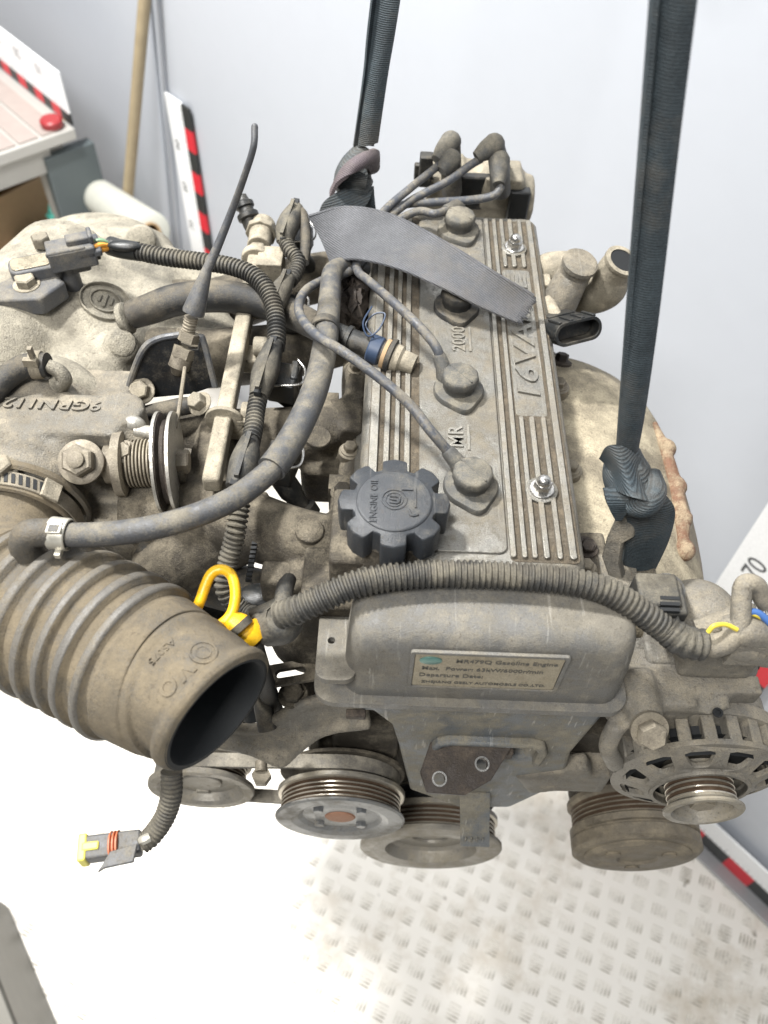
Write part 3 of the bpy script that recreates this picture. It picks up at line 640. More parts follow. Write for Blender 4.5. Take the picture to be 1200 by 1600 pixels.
# crankshaft pulley
c = Dp(673, 1322, 872); c.y = -196; c = Yp(673, 1330, -196); R = 74
g1, e1 = vgrooves(R - 6, 9, 1, 4, 4.4, kv=3)
prof = [(20, 15, 0), (40, 15, 0), (44, 12, 0), (48, 1, 0), (R - 14, 0, 0), (R - 2, 1, 0), (R, 2.5, 0), (R, 6, 0), (R - 6, 8, 0)] + g1 + [(R - 3, e1 + 1, 0), (R - 3, e1 + 6, 0), (R - 18, e1 + 7, 2), (R - 18, e1 + 20, 2), (R - 6, e1 + 21, 0)] + vgrooves(R - 7, e1 + 23, 1, 3, 4.6, kv=3)[0] + [(R - 5, e1 + 40, 0), (R - 5, e1 + 44, 0), (30, e1 + 45, 0)]
CP = pulley('crank_pulley', c, prof, ['pulley_steel', 'groove_steel', 'void', 'groove_rust'])
m = MB(); m.lathe(c + Y * 18, -Y, [(30, -6), (30, 2.6), (22, 3.4), (21, 1), (12, 1)], 32); m.lathe(c + Vector((0, 15, 28)), -Y, [(9, 0), (9, 2.5), (8, 3.4), (2, 3.6)], 18); m.build('crank_hub', 'pulley_steel', CP)
m = MB(); m.cyl(c + Y * 50, c + Y * 80, 24); m.build('crank_nose', 'dark_cast', CP)
# water pump pulley
c = Yp(531, 1283, -210); R = 58.5
g1, e1 = vgrooves(R - 4, 5.5, 1, 4, 3.8, 3, kv=4)
prof = [(10, 4, 2), (14, 4, 0), (24, 4, 0), (34, 5, 0), (38, 2, 0), (44, 0, 0), (R - 2, 0, 0), (R, 1.2, 0), (R, 2.6, 0), (R - 4, 4.4, 4)] + g1 + [(R - 1, e1 + .6, 3), (R, e1 + 1.4, 3), (R, e1 + 4.6, 3), (R - 6, e1 + 5.4, 3), (20, e1 + 5.6, 3)]
WP = pulley('water_pump_pulley', c, prof, ['wp_steel', 'groove_steel', 'rust_orange', 'pulley_steel', 'groove_rust'])
m = MB(); m.lathe(c + Y * 6, -Y, [(13, 0), (13, 3), (10, 4), (4, 4)], 24); m.build('pump_hub', 'rust_orange', WP)
for i in range(4):
    a = pi / 4 + i * pi / 2; m = MB(); m.bolt(c + Vector((27 * cos(a), 6, 27 * sin(a))), -Y, 5, 5, 0); m.build('pulley_bolt', 'wp_steel', WP)
m = MB(); m.lathe(c + Y * (e1 + 27), Y, [(24, 0), (30, 8), (34, 16), (34, 46)], 28); m.box(c + Vector((20, e1 + 52, 40)), (60, 40, 90)); m.box(c + Vector((-20, e1 + 60, 62)), (50, 30, 70))
for i in range(4): m.box(c + Vector((-44 + i * 22, e1 + 50, 60)), (5, 30, 70))
m.build('water_pump', 'dark_cast', EN, vox=3.5, sm=3)
# second pulley of the pump, carrying the steering belt
c2 = c + Y * (e1 + 6); R2 = 57
m = MB(); m.lathe(c2, Y, [(20, 0), (R2 - 3, 0), (R2 - 3, 1), (R2 - 8, 2), (R2 - 8, 15), (R2 + 1, 16), (R2 + 1, 19), (20, 20)], 56); m.build('belt_pulley', 'dark_cast', WP)
# power steering pulley, left
yb = c2.y + 8.5; cs = Yp(314, 1236, yb - 13); RS = 48.5
g1, e1s = vgrooves(RS - 9, 8, 1, 4, 3.6)
prof = [(10, 9, 0), (33, 10, 0), (37, 3, 0), (40, 0, 0), (RS - 1, 0, 0), (RS, 1.5, 0), (RS, 5, 0), (RS - 8, 8, 0)] + g1 + [(RS - 5, e1s + 2, 0), (RS - 5, e1s + 8, 0), (16, e1s + 9, 0)]
PS = pulley('steering_pump_pulley', cs, prof, ['pulley_steel', 'groove_steel', 'groove_rust'])
m = MB(); m.lathe(cs + Y * 11, -Y, [(18, 0), (18, 4), (8, 5)], 24)
for i in range(3): a = i * 2 * pi / 3 + .4; m.box(cs + Vector((27 * cos(a), 10, 27 * sin(a))), (12, 5, 7))
m.build('pulley_web', 'pulley_steel', PS, 1)
m = MB(); m.lathe(cs + Y * (e1s + 9), Y, [(20, 0), (30, 8), (42, 14), (42, 80), (34, 88)], 28); m.box(cs + Vector((-14, 70, 40)), (50, 60, 50)); m.cyl(cs + Vector((14, 60, 30)), cs + Vector((14, 60, 80)), 12); m.build('steering_pump', 'dark_cast', EN, vox=4, sm=3)
# belt loop between them
def beltloop(ca, ra, cb_, rb, y0, w, th, name):
    a = Vector((ca.x, ca.z)); b = Vector((cb_.x, cb_.z)); d = b - a; D = d.length; ang = math.atan2(d.y, d.x); be = math.acos((ra - rb) / D)
    pts = []
    for i in range(33): t = ang + be + (2 * pi - 2 * be) * i / 32; pts.append((a.x + ra * cos(t), a.y + ra * sin(t)))
    for i in range(33): t = ang - be + 2 * be * i / 32; pts.append((b.x + rb * cos(t), b.y + rb * sin(t)))
    m = MB(); secs = []
    n = len(pts)
    for i, p in enumerate(pts):
        q, r = pts[i - 1], pts[(i + 1) % n]; t = Vector((r[0] - q[0], 0, r[1] - q[1])).normalized(); no = Vector((t.z, 0, -t.x))
        o = Vector((p[0], y0, p[1])); secs.append([o - Y * w / 2, o + no * th - Y * w / 2, o + no * th + Y * w / 2, o + Y * w / 2])
    m.loft(secs + [secs[0]], caps=False); return m.build(name, 'belt', EN, angle=40)
beltloop(cs, RS - 8, c2, R2 - 7.5, yb, 12.5, 4, 'drive_belt')
# ---- steering pump bracket: the pale bent arm under the duct
Q = lambda px, py, z: Zp(px, py, z)
m = MB(); top = [Q(574, 1090, -120), Q(520, 1092, -122), Q(480, 1098, -128), Q(440, 1118, -140), Q(400, 1138, -158), Q(360, 1136, -166), Q(320, 1130, -170)]
bot = [Q(580, 1130, -150), Q(520, 1138, -158), Q(490, 1150, -164), Q(455, 1178, -178), Q(438, 1190, -184), Q(392, 1172, -182), Q(350, 1162, -182), Q(310, 1150, -182)]
for a, b, a2, b2 in zip(top, bot, top[1:], bot[1:]):
    nrm = Vector((0, .55, -.83)) * 12
    m.loft([[a, b, b + nrm, a + nrm], [a2, b2, b2 + nrm, a2 + nrm]])
m.tube(top, 5, 8); m.tube(bot, 5, 8)
BR = m.build('pump_bracket', 'grey_cast', EN, vox=2.6, sm=5)
for px, py in ((558, 1098), (556, 1116)):
    m = MB(); m.box(Q(px, py, -120), (14, 6, 6)); m.build('bracket_slot', 'rust', BR, 1)
m = MB(); m.prism([rrect(64, 17, 8, 5), rrect(22, 6, 2.9, 4)], Q(455, 1052, -110), Vector((.97, .12, .2)).normalized(), Vector((-.12, .99, 0)).normalized(), -2, 2); m.build('adjuster_strap', 'dark_cast', EN, .6)
m = MB(); m.bolt(Q(408, 1210, -240), -Z, 8, 10, 0); m.cyl(Q(408, 1206, -240), Q(408, 1190, -240), 5); m.build('bracket_bolt', 'bolt_steel', BR)
m = MB(); m.cyl(Q(418, 1140, -150), Q(400, 1040, -120), 7, 7, 12); m.build('bracket_stud', 'hose_dark', BR)
m = MB(); m.bolt(Q(458, 1086, -130), Z, 8, 6, 11); m.build('bracket_bolt', 'dark_cast', BR)
# ---- alternator
ca = Yp(1100, 1270, -246); RA = 28.5
g1, e1 = vgrooves(RA - 4, 7, 1, 4, 4.2, 2.6)
prof = [(12, 16, 0), (19, 15, 0), (21, 3, 0), (23, 0, 0), (RA - 1, 0, 0), (RA, 1, 0), (RA, 2.5, 0), (RA - 4, 5, 0)] + g1 + [(RA - 2, e1 + 2, 0), (RA - 1, e1 + 3, 0), (RA - 1, e1 + 6, 0), (12, e1 + 7, 0)]
AP = pulley('alternator_pulley', ca, prof, ['pulley_steel', 'groove_steel', 'groove_rust'])
m = MB(); m.lathe(ca + Y * 16, -Y, [(12, 0), (9, 8), (9, 12)], 6); m.build('pulley_nut', 'bolt_steel', AP)
af = ca + Y * 14                                  # front face of the alternator body
m = MB(); rb = 61
m.lathe(af + Y * 6, Y, [(18, 22), (33, 22), (46, 22), (48, 26), (rb - 4, 28), (rb - 4, 56), (rb - 8, 60), (rb - 8, 82), (rb, 86), (rb, 112), (48, 122), (20, 124)], 64)
ALT = m.build('alternator', 'alternator_alu', EN, angle=30)
for i in range(22):                                    # cooling slots on the shoulder: ribs standing over a dark cavity
    a = 2 * pi * i / 22; u = Vector((cos(a), 0, sin(a))); m = MB(); v = Vector((-sin(a), 0, cos(a)))
    m.box(af + u * (rb - 6) + Y * 25, (13, 24, 9), (u, Y, v)); m.build('fin', 'alternator_alu', ALT, 1.2)
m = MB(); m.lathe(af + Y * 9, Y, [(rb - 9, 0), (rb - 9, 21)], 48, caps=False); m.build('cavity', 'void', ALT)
m = MB(); m.lathe(af + Y * 30, Y, [(rb - 2, 3), (rb + 2, 4), (rb + 2, 14), (rb - 2, 16)], 64); m.build('shell_ring', 'alternator_alu', ALT)
lp_ = [circ(rb + 1, 64), circ(33, 40)]
for i in range(11):
    a = 2 * pi * i / 11 + .14; lp_.append([((r * cos(a + s)), (r * sin(a + s))) for r, s in ((54, -.20), (55.5, -.12), (55.5, .12), (54, .20), (42, .15), (40, .1), (40, -.1), (42, -.15))])
m = MB(); m.prism(lp_, af + Y * 6, X, Z, 0, 4)
for v in m.v: v.y += max(0, (Vector((v.x - af.x, v.z - af.z)).length - 33) / 28) * 10
m.lathe(af + Y * 1, Y, [(33, 7), (33, 0), (36, 0), (36, 7)], 40, caps=False); m.build('front_ring', 'alternator_alu', ALT, 1.2)
for i in range(24):
    a = 2 * pi * i / 24; u = Vector((cos(a), 0, sin(a))); v = Vector((-sin(a), 0, cos(a))); m = MB()
    m.box(af + u * (rb + .6) + Y * 106, (3, 22, 5.5), (u, Y, v)); m.build('vent_slot', 'void', ALT)
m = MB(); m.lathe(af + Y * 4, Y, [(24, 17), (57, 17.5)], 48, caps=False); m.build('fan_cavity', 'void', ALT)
# hinge bracket over the alternator, with bolt
bp_ = [Zp(*p) for p in ((958, 1132, -92), (976, 1100, -84), (1020, 1090, -82), (1080, 1098, -82), (1140, 1100, -84), (1150, 1130, -90), (1118, 1140, -90), (1050, 1134, -88), (1034, 1144, -92), (985, 1162, -98))]
m = MB(); bp_ = [p + Y * 11 for p in bp_]; m.loft([bp_, [p - Z * 12 + Y * 4 for p in bp_]])
m.cyl(Zp(1010, 1130, -88), Zp(1010, 1130, -88) + Y * 36, 12)
m.tube(ZP((965, 1130, -94), (950, 1165, -120), (962, 1195, -146)), 7, 10)
m.box(Zp(1000, 1030, -95), (60, 80, 24)); m.box(Zp(1092, 1075, -92), (80, 14, 18))
m.build('alternator_bracket', 'alternator_alu', ALT, vox=2.6, sm=4)
m = MB(); m.lathe(Zp(1014, 1142, -80) - Y * -2, Vector((0, -.75, .66)), [(12.5, 0), (12.5, 3), (9.5, 3.5)], 24); m.bolt(Zp(1014, 1142, -80), Vector((0, -.75, .66)), 9.6, 11); m.build('hinge_bolt', 'bolt_steel', ALT)
m = MB(); m.lathe(Zp(1121, 1114, -78), Z, [(3.4, 0), (3.4, 1.4), (2, 1.4), (2, .2)], 18); m.build('stud_hole', 'void', ALT)
# blocks behind, between timing cover and alternator
m = MB(); m.box(Zp(1060, 1010, -110), (74, 60, 60)); m.box(Zp(1010, 1000, -118), (40, 66, 70)); m.box(Zp(985, 1010, -112), (20, 40, 60)); m.build('mount_block', 'grey_cast', EN, 5, 3)
m = MB(); m.box(Zp(1030, 1075, -150), (120, 14, 50)); m.box(Zp(930, 1140, -210), (60, 30, 40)); m.build('mount_web', 'dark_cast', EN, 3)
m = MB(); m.box(Zp(870, 1208, -235), (60, 16, 44), (Vector((.9, 0, .43)), Y, Vector((-.43, 0, .9)))); m.box(Zp(905, 1190, -240), (40, 40, 36)); m.build('lower_bracket', 'grey_cast', EN, vox=3, sm=4)
# ---- air conditioning compressor
cc_ = Yp(996, 1338, -216); RC = 61
prof = [(10, 2, 0), (34, 1, 0), (36, -2, 0), (44, -2, 0), (46, 3, 0), (50, 1, 0), (RC - 4, 1, 0), (RC, 4, 0), (RC, 14, 0), (RC - 3, 15, 0), (RC - 3, 17, 0), (RC, 18, 0), (RC, 24, 0)] + vgrooves(RC - 3, 26, 1, 4, 4.4)[0] + [(RC, 46, 0), (RC, 50, 0), (RC - 4, 54, 0), (20, 55, 0)]
AC = pulley('compressor_pulley', cc_, prof, ['clutch_steel', 'clutch_steel', 'groove_rust'])
m = MB(); m.lathe(cc_ + Y * 3, -Y, [(50, 0), (50, 3), (48, 4.5), (20, 5.5), (18, 3), (10, 3)], 40)
for i in range(3): a = i * 2 * pi / 3 + .6; m.cyl(cc_ + Vector((30 * cos(a), 0, 30 * sin(a))), cc_ + Vector((30 * cos(a), -4, 30 * sin(a))), 7)
m.build('clutch_plate', 'clutch_steel', AC)
m = MB(); m.lathe(cc_ + Y * 56, Y, [(42, 0), (54, 8), (56, 20), (54, 120), (40, 130)], 40)
for i in range(7): a = i * 2 * pi / 7; m.cyl(cc_ + Vector((50 * cos(a), 58, 50 * sin(a))), cc_ + Vector((50 * cos(a), 130, 50 * sin(a))), 10)
m.box(cc_ + Vector((-40, 80, 60)), (40, 40, 70)); m.box(cc_ + Vector((30, 80, 60)), (30, 30, 60))
m.build('compressor', 'dark_cast', EN, vox=3.5, sm=3)
# ---- front corrugated loom across the cover
m = MB(); fl = ZP((436, 962, -8), (470, 950, 0), (510, 932, 6), (556, 913, 11), (610, 902, 12), (680, 897, 12), (760, 898, 12), (840, 903, 12), (905, 911, 12), (955, 927, 8), (1000, 955, 0), (1032, 978, -8), (1050, 992, -12))
m.conduit(fl, 8.9, 3.7, .16, 18); m.build('wiring_loom', 'conduit', EN)
m = MB(); m.tube([fl[-1] - (fl[-1] - fl[-2]) * .1, Zp(1068, 1000, -14), Zp(1085, 1003, -15)], [9.6, 9.8, 9.2], 16, 6); m.build('loom_tape', 'conduit', EN)
m = MB(); m.conduit(ZP((1040, 980, -10), (1066, 1002, -14), (1100, 1008, -16)), 10.2, 5, .1, 16); m.build('loom_end', 'conduit', EN)
# ---- air duct: big corrugated rubber hose ending in an open mouth
M0 = Vector((-153, -245, -24)); AX = Vector((.785, -.62, .0)).normalized()
path = [M0, M0 - AX * 22, Zp(262, 1062, -30), Zp(170, 1008, -34), Zp(80, 962, -38), Zp(10, 915, -44), Zp(0, 862, -50), Zp(14, 826, -52), Zp(24, 800, -52)]
LK = [(0, 39), (2, 42.2), (6, 43.4), (9, 42.6), (11, 40.6), (24, 41.2), (27, 41.4), (28.5, 44.2), (33, 44.6), (36, 44.6), (38, 45.6), (56, 47.5), (60, 48)]
def duct_r(d, L):
    for (a, ra), (b, rb_) in zip(LK, LK[1:]):
        if d <= b: return ra + (rb_ - ra) * (d - a) / (b - a)
    e = d - 60; p = 16.2
    if e < p * 7:
        t = (e % p) / p; k = 1 / (1 + math.exp(-(sin(2 * pi * (t - .25)) - .25) * 9))
        return 47 + 5.2 * k + e * .02
    return max(39, 51 - (e - p * 7) * .3)
m = MB(); m.tube(path, 0, 56, 16, 1.1, duct_r, caps=False)
PP = resample(catmull(path, 16), 1.1); m.m = [1 if 60 < 1.1 * (i // 56) < 60 + 16.2 * 7 and duct_r(1.1 * (i // 56), 0) > 50.2 + (1.1 * (i // 56) - 60) * .02 else 0 for i in range(len(m.f))]
DU = m.build('air_duct', ['duct_rubber', 'duct_ridge'], EN, angle=60)
m = MB(); u, v, a = frame(AX)
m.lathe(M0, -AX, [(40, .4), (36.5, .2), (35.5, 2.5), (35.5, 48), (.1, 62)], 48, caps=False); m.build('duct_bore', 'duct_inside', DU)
m = MB()                                              # raised marks moulded round the collar
def on_collar(ang, d, lift): 
    q = (u * cos(ang) + v * sin(ang)); return M0 - AX * d + q * (41.0 + lift), q
def aim(px, py, d):                                    # collar angle that faces the camera at a photo column
    best = None
    for i in range(720):
        p, q = on_collar(i * pi / 360, d, 0); x, y = to_px(p)
        if (CAM - p).dot(q) < 0: continue
        e = (x - px) ** 2 + (y - py) ** 2
        if best is None or e < best[0]: best = (e, i * pi / 360)
    return best[1]
for tx, px, py, sz in (('V', 305, 1066, 15), ('O', 283, 1090, 13)):
    an = aim(px, py, 17); p, q = on_collar(an, 17, -.6); t = AX.cross(q).normalized(); m.text(tx, sz, p, t, AX, 0, 1.15, bold=.03)
an = aim(332, 1040, 17); p, q = on_collar(an, 17, -.6); m.lathe(p, q, [(8, 0), (8, 1.1), (6.8, 1.1), (6.8, 0)], 24, caps=False); m.lathe(p, q, [(4.6, 0), (4.6, 1.1), (3.6, 1.1), (3.6, 0)], 24, caps=False)
m.build('moulded_marks', 'duct_rubber', DU)
# clamp where the duct meets the throttle
cl0 = Zp(28, 806, -52); m = MB(); m.lathe(cl0, Y, [(42, -10), (44, -9), (44, 4), (42, 5)], 56, caps=False); m.lathe(cl0, Y, [(47, 6), (49, 8), (49, 12), (46, 14), (40, 14)], 56, caps=False); m.build('duct_cuff', 'duct_rubber', DU)
m = MB(); m.lathe(cl0, Y, [(44.6, -7), (45.4, -6.6), (45.4, 4.6), (44.6, 5)], 64, caps=False); CLP = m.build('hose_clamp', 'bolt_steel', DU)
m = MB()
for i in range(12):
    a = radians(52 + i * 6); q = Vector((cos(a), 0, sin(a))); m.box(cl0 + q * 45.6 + Y * -1, (2.4, 8, .6), (Vector((-sin(a), 0, cos(a))), (Y + Vector((-sin(a), 0, cos(a))) * .25).normalized(), q))
m.build('clamp_slots', 'void', DU)
m = MB(); a = radians(44); q = Vector((cos(a), 0, sin(a))); m.box(cl0 + q * 47 + Y * -1, (13, 15, 3), (Vector((-sin(a), 0, cos(a))), Y, q)); m.build('clamp_tongue', 'rail_alu', DU, .8)
# ---- breather hose: from a spigot on the duct, up and back to the cover
sp = Zp(40, 846, 20); m = MB(); m.tube([sp - Z * 24, sp + Vector((-2, 0, -6)), Zp(44, 836, 24), Zp(70, 832, 24), Zp(92, 833, 22)], [11, 9.4, 9, 8.6, 8.6], 16, 8); m.lathe(sp - Z * 26, Z, [(16, 0), (14, 8), (11, 10)], 20); m.build('duct_spigot', 'duct_rubber', DU)
hp = ZP((78, 832, 22), (110, 836, 22), (170, 834, 24), (240, 824, 26), (310, 804, 28), (370, 776, 30), (415, 742, 32), (432, 725, 32)); m = MB(); m.tube(hp, 7.6, 20, 8); m.build('breather_hose', 'hose_rubber', EN)
hp2 = ZP((424, 733, 32), (448, 700, 32), (475, 650, 30), (495, 600, 28), (507, 545, 26), (513, 490, 24), (516, 455, 22), (520, 425, 18), (540, 416, 10), (570, 420, 0)); m = MB(); m.tube(hp2, [9.6, 9.4, 9.2, 9.2, 9.2, 8.8, 8.4, 8, 7.6, 7.6], 20, 8); m.build('breather_hose', 'hose_rubber', EN)
m = MB(); t = (hp2[6] - hp2[4]).normalized(); m.lathe(Zp(508, 512, 25), t, [(9.6, -4), (10.6, -3.6), (10.6, 3.6), (9.6, 4)], 24, caps=False); m.build('hose_ring', 'hose_dark', EN)
p = hp[0].lerp(hp[1], .5); t = (hp[1] - hp[0]).normalized(); m = MB(); m.lathe(p, t, [(9, -6), (10, -5.6), (10, 5.6), (9, 6)], 28, caps=False); m.box(p + Z * 10 + Y * -3, (9, 8, 2)); m.box(p - Y * 9 - Z * 6, (4, 8, 4)); HC = m.build('spring_clip', 'clip_white', EN, .5)
m = MB(); m.box(p + Z * 10.9 + Y * -4, (6, 5, 1)); m.build('clip_window', 'hose_rubber', HC)
# ---- PCV hose and valve with blue clamp
m = MB(); a, b = Zp(520, 520, 14), Zp(600, 552, 8); m.tube([a, a.lerp(b, .5), b], [9, 9, 9.6], 20, 6); m.lathe(a.lerp(b, .3), b - a, [(9.4, -2), (10.4, -1.5), (10.4, 1.5), (9.4, 2)], 24); PV = m.build('vent_hose', 'black_plastic', EN)
d = (b - a).normalized(); m = MB(); m.lathe(b - d * 12, d, [(10, 0), (11, 1), (11, 9), (10, 10)], 28); m.build('hose_band', 'blue', PV)
m = MB(); m.lathe(b + d * 3, d, [(11, 0), (13.4, 1), (13.4, 4), (11, 5)], 28); m.build('valve_rim', 'hose_dark', PV)
m = MB(); m.lathe(b + d * 1, d, [(11.6, -1), (11.6, 2)], 28); m.build('rim_tan', 'cardboard', PV)
m = MB(); m.lathe(b + d * 7, d, [(11, 0), (10.4, 6), (8.4, 8), (8, 18)], 24); m.build('vent_valve', 'rail_alu', PV)
q = b - d * 9 + Z * 12; m = MB(); m.tube([q + Vector(t) for t in ((0, 0, 0), (-6, 8, 4), (0, 16, 8), (8, 14, 10), (4, 4, 4), (-4, -2, 2), (-8, 6, 8), (-2, 20, 12))], .7, 6, 8); m.build('tie_wire', 'blue', PV)
# debris between hose and cover: rag of rusty wool
m = MB(); random.seed(5); q = Zp(548, 470, -20); m.ell(q, (16, 34, 22), 30)
for v in m.v: v += Vector((random.uniform(-3, 3), random.uniform(-3, 3), random.uniform(-3, 3)))
m.build('rusty_housing', 'rust', EN, angle=20)
# ---- fuel rail
ra, rb_ = Zp(410, 356, -16), Zp(330, 760, -26); d = (rb_ - ra).normalized(); u_, v_, _ = frame(d)
def rail(t0, t1, w, h): 
    m = MB(); a, b = ra.lerp(rb_, t0), ra.lerp(rb_, t1); m.box((a + b) / 2, (w, h, (b - a).length), (d.cross(Z).normalized(), Z, d)); return m
RL = rail(.10, 1.0, 13, 15).build('fuel_rail', 'rail_alu', EN, 3, 3)
m = MB(); m.lathe(ra - d * 6, d, [(11, 0), (12.5, 4), (12.5, 14), (10.5, 17), (10.5, 34)], 24); m.lathe(ra - d * 4, d, [(14.5, 8), (14.5, 14)], 8); m.box(ra + d * 52 + X * 14, (22, 26, 20), (d.cross(Z).normalized(), d, Z)); m.lathe(ra + d * 40, d, [(12.6, 0), (13.2, 2), (13.2, 6), (12.6, 8)], 24); m.build('rail_end', 'rail_alu', RL, .8)
m = MB(); a = Zp(384, 326, -4); m.tube([a, Zp(388, 338, -8), Zp(395, 352, -14), ra + d * 4], [7, 7, 8.4, 9], 18, 6); m.lathe(a, a - Zp(392, 348, -12), [(7, 0), (8.8, 1), (8.8, 5), (6, 7), (5, 12)], 18); m.lathe(Zp(388, 338, -8), a - Zp(392, 348, -12), [(9, -3), (10, -2), (10, 2), (9, 3)], 18); m.build('rail_nozzle', 'black_plastic', RL)
for t in (.30, .52, .76):
    a = ra.lerp(rb_, t); m = MB(); m.lathe(a + X * 12, X, [(8, 0), (8, 10), (6, 12)], 16); m.box(a - Z * 14 + X * 4, (24, 20, 14)); m.build('rail_boss', 'rail_alu', RL, 2)
m = MB(); a = ra.lerp(rb_, .79); m.lathe(a, d, [(12.8, -2), (14.5, -1.6), (14.5, 1.6), (12.8, 2)], 20); m.box(a + X * 16, (12, 6, 4)); m.bolt(a + Vector((-20, 14, 2)), Vector((-.4, -.3, .85)), 7, 8, 10); m.build('rail_clip', 'rail_alu', RL, .6)
# ---- intake manifold: runners to the head, with their bosses
m = MB()
for k, (p0, p1, p2) in enumerate((((320, 800, -70), (450, 840, -58), (545, 858, -62)), ((360, 690, -74), (480, 680, -56), (560, 660, -60)), ((330, 560, -80), (470, 545, -62), (575, 520, -62)), ((330, 480, -84), (470, 440, -66), (580, 420, -64)))):
    a, b, c_ = Zp(*p0), Zp(*p1), Zp(*p2); m.tube([a - X * 60, a, b, c_], [26, 27, 24, 22], 20, 8)
    m.box(c_ + X * -4, (16, 64, 50))
m.box(Zp(505, 900, -70) , (46, 60, 40)); m.tube(ZP((560, 640, -66), (555, 760, -66), (545, 900, -70)), 16, 12); m.box(Zp(520, 752, -80), (50, 16, 40)); m.box(Zp(540, 820, -70), (24, 60, 40))
m.tube(ZP((240, 905, -110), (330, 842, -88), (430, 815, -78)), [28, 30, 24], 18); m.tube(ZP((300, 850, -90), (330, 730, -60), (345, 650, -50)), [16, 18, 14], 16)
IM = m.build('intake_manifold', 'dark_cast', EN, vox=2.6, sm=3)
for px, py, z in ((484, 828, -34), (497, 682, -31)):
    m = MB(); m.lathe(Zp(px, py, z), Vector((.15, -.1, 1)), [(10, -4), (10, 0), (9.4, .6), (8.4, .2)], 28); m.build('boss', 'dark_cast', IM)
for px, py in ((535, 770), (560, 625), (510, 640)):
    m = MB(); m.box(Zp(px, py, -56), (20, 14, 26)); m.bolt(Zp(px, py, -42), Z, 6, 6, 9); m.build('manifold_stud', 'dark_cast', IM, 1)
# serrated gasket edge
m = MB()
for i in range(9): m.box(Zp(398 - i * 1.2, 850 + i * 7, -48), (4, 2.2, 3))
m.build('gasket_edge', 'void', IM)
# ---- injectors with their plugs and the loom that feeds them
def injector(px, py, z, px2, py2):
    a = Zp(px, py, z); b = Zp(px2, py2, z - 26); m = MB(); d_ = (b - a).normalized(); m.lathe(a, d_, [(8, 0), (9, 4), (9, 20), (7.4, 24), (7.4, 34), (10.5, 36), (10.5, 44)], 20); o = m.build('injector', 'black_plastic', EN)
    m = MB(); m.box(a + Z * 8 + X * 4, (22, 26, 20), ((X - Y * .2).normalized(), (Y + X * .2).normalized(), Z)); m.box(a + Z * 12 + X * 12 + Y * 4, (6, 20, 16)); m.build('injector_plug', 'black_plastic', o, 1.6)
    m = MB(); m.tube([a + Vector((14, 14, 20)), a + Vector((20, 4, 19)), a + Vector((18, -10, 18)), a + Vector((2, -13, 18)), a + Vector((-6, -13, 17))], .9, 6); m.build('wire_clip', 'bright_steel', o)
injector(432, 735, -32, 470, 790); injector(438, 610, -30, 478, 640); injector(446, 500, -30, 480, 530); injector(460, 390, -28, 490, 430)
def elbow(p0, p1, p2, w=9):
    """two-piece plastic branch shell over the loom"""
    P = ZP(p0, p1, p2); m = MB(); m.tube(P, [w * .78, w * 1.12, w * .78], 14, 8); d_ = (P[2] - P[0]).normalized()
    s_ = d_.cross(Z).normalized(); m.box(P[1] + Z * w * .95, (3, (P[2] - P[0]).length * .95, 3), (s_, d_, Z.cross(s_).cross(s_).normalized() * -1 if 0 else s_.cross(d_)))
    o = m.build('loom_branch', 'conduit', EN, 0)
    for q in (P[0], P[2]):
        m = MB(); m.box(q + Z * w * .62, (5, 6, 4), (s_, d_, s_.cross(d_))); m.build('lock_tab', 'void', o)
    return o
m = MB(); lp = ZP((185, 388, 4), (215, 393, 5), (260, 402, 6), (310, 408, 8), (360, 416, 10), (395, 430, 10), (418, 455, 8), (430, 490, 4), (432, 525, 0), (430, 545, -2)); m.conduit(lp, 7.6, 3.5, .2, 16); m.build('wiring_loom', 'conduit', EN)
m = MB(); m.tube([Zp(172, 384, 3), Zp(190, 389, 4), Zp(216, 393, 5)], 8, 16, 6); m.ell(Zp(194, 384, 12), (14, 6, 4)); m.build('loom_tape', 'black_plastic', EN)
elbow((428, 540, 0), (415, 580, 4), (404, 620, 0))
m = MB(); m.conduit(ZP((406, 612, -2), (400, 640, -4), (396, 670, -4), (390, 700, -4)), 7, 3.5, .2, 16); m.build('wiring_loom', 'conduit', EN)
elbow((390, 690, 0), (382, 722, 4), (368, 762, 0))
m = MB(); m.conduit(ZP((376, 780, -6), (370, 820, -14), (364, 850, -24), (356, 880, -34), (352, 920, -46), (380, 955, -60), (415, 965, -50), (440, 960, -30)), 7.2, 3.5, .2, 16); m.build('wiring_loom', 'conduit', EN)
elbow((463, 325, 10), (450, 352, 8), (444, 380, 0)); 
m = MB(); m.conduit(ZP((442, 370, 2), (454, 392, 0), (466, 408, -2), (460, 430, -4), (446, 445, -4)), 6.6, 3.4, .2, 14); m.build('wiring_loom', 'conduit', EN)
elbow((450, 435, 0), (436, 460, 2), (428, 490, -2), 8)
m = MB(); m.tube(ZP((460, 322, 10), (474, 340, 8), (478, 380, 0), (474, 410, -6)), 5, 10); m.build('sensor_lead', 'hose_dark', EN)
# ---- cooling / vacuum hose crossing behind the throttle cable
m = MB(); m.tube(ZP((206, 492, -18), (236, 482, -12), (270, 470, -6), (310, 464, -4), (360, 464, -6), (410, 474, -10), (455, 490, -14), (505, 516, -10)), [11.5, 12.5, 13, 13, 13, 12.5, 12, 11], 20, 8); m.build('coolant_hose', 'hose_dark', EN)
m = MB(); m.lathe(Zp(206, 494, -19), Zp(232, 484, -13) - Zp(206, 494, -19), [(11, -10), (13.4, -8), (13.4, -4), (12, -3)], 20); m.build('hose_stub', 'cream_cast', EN)
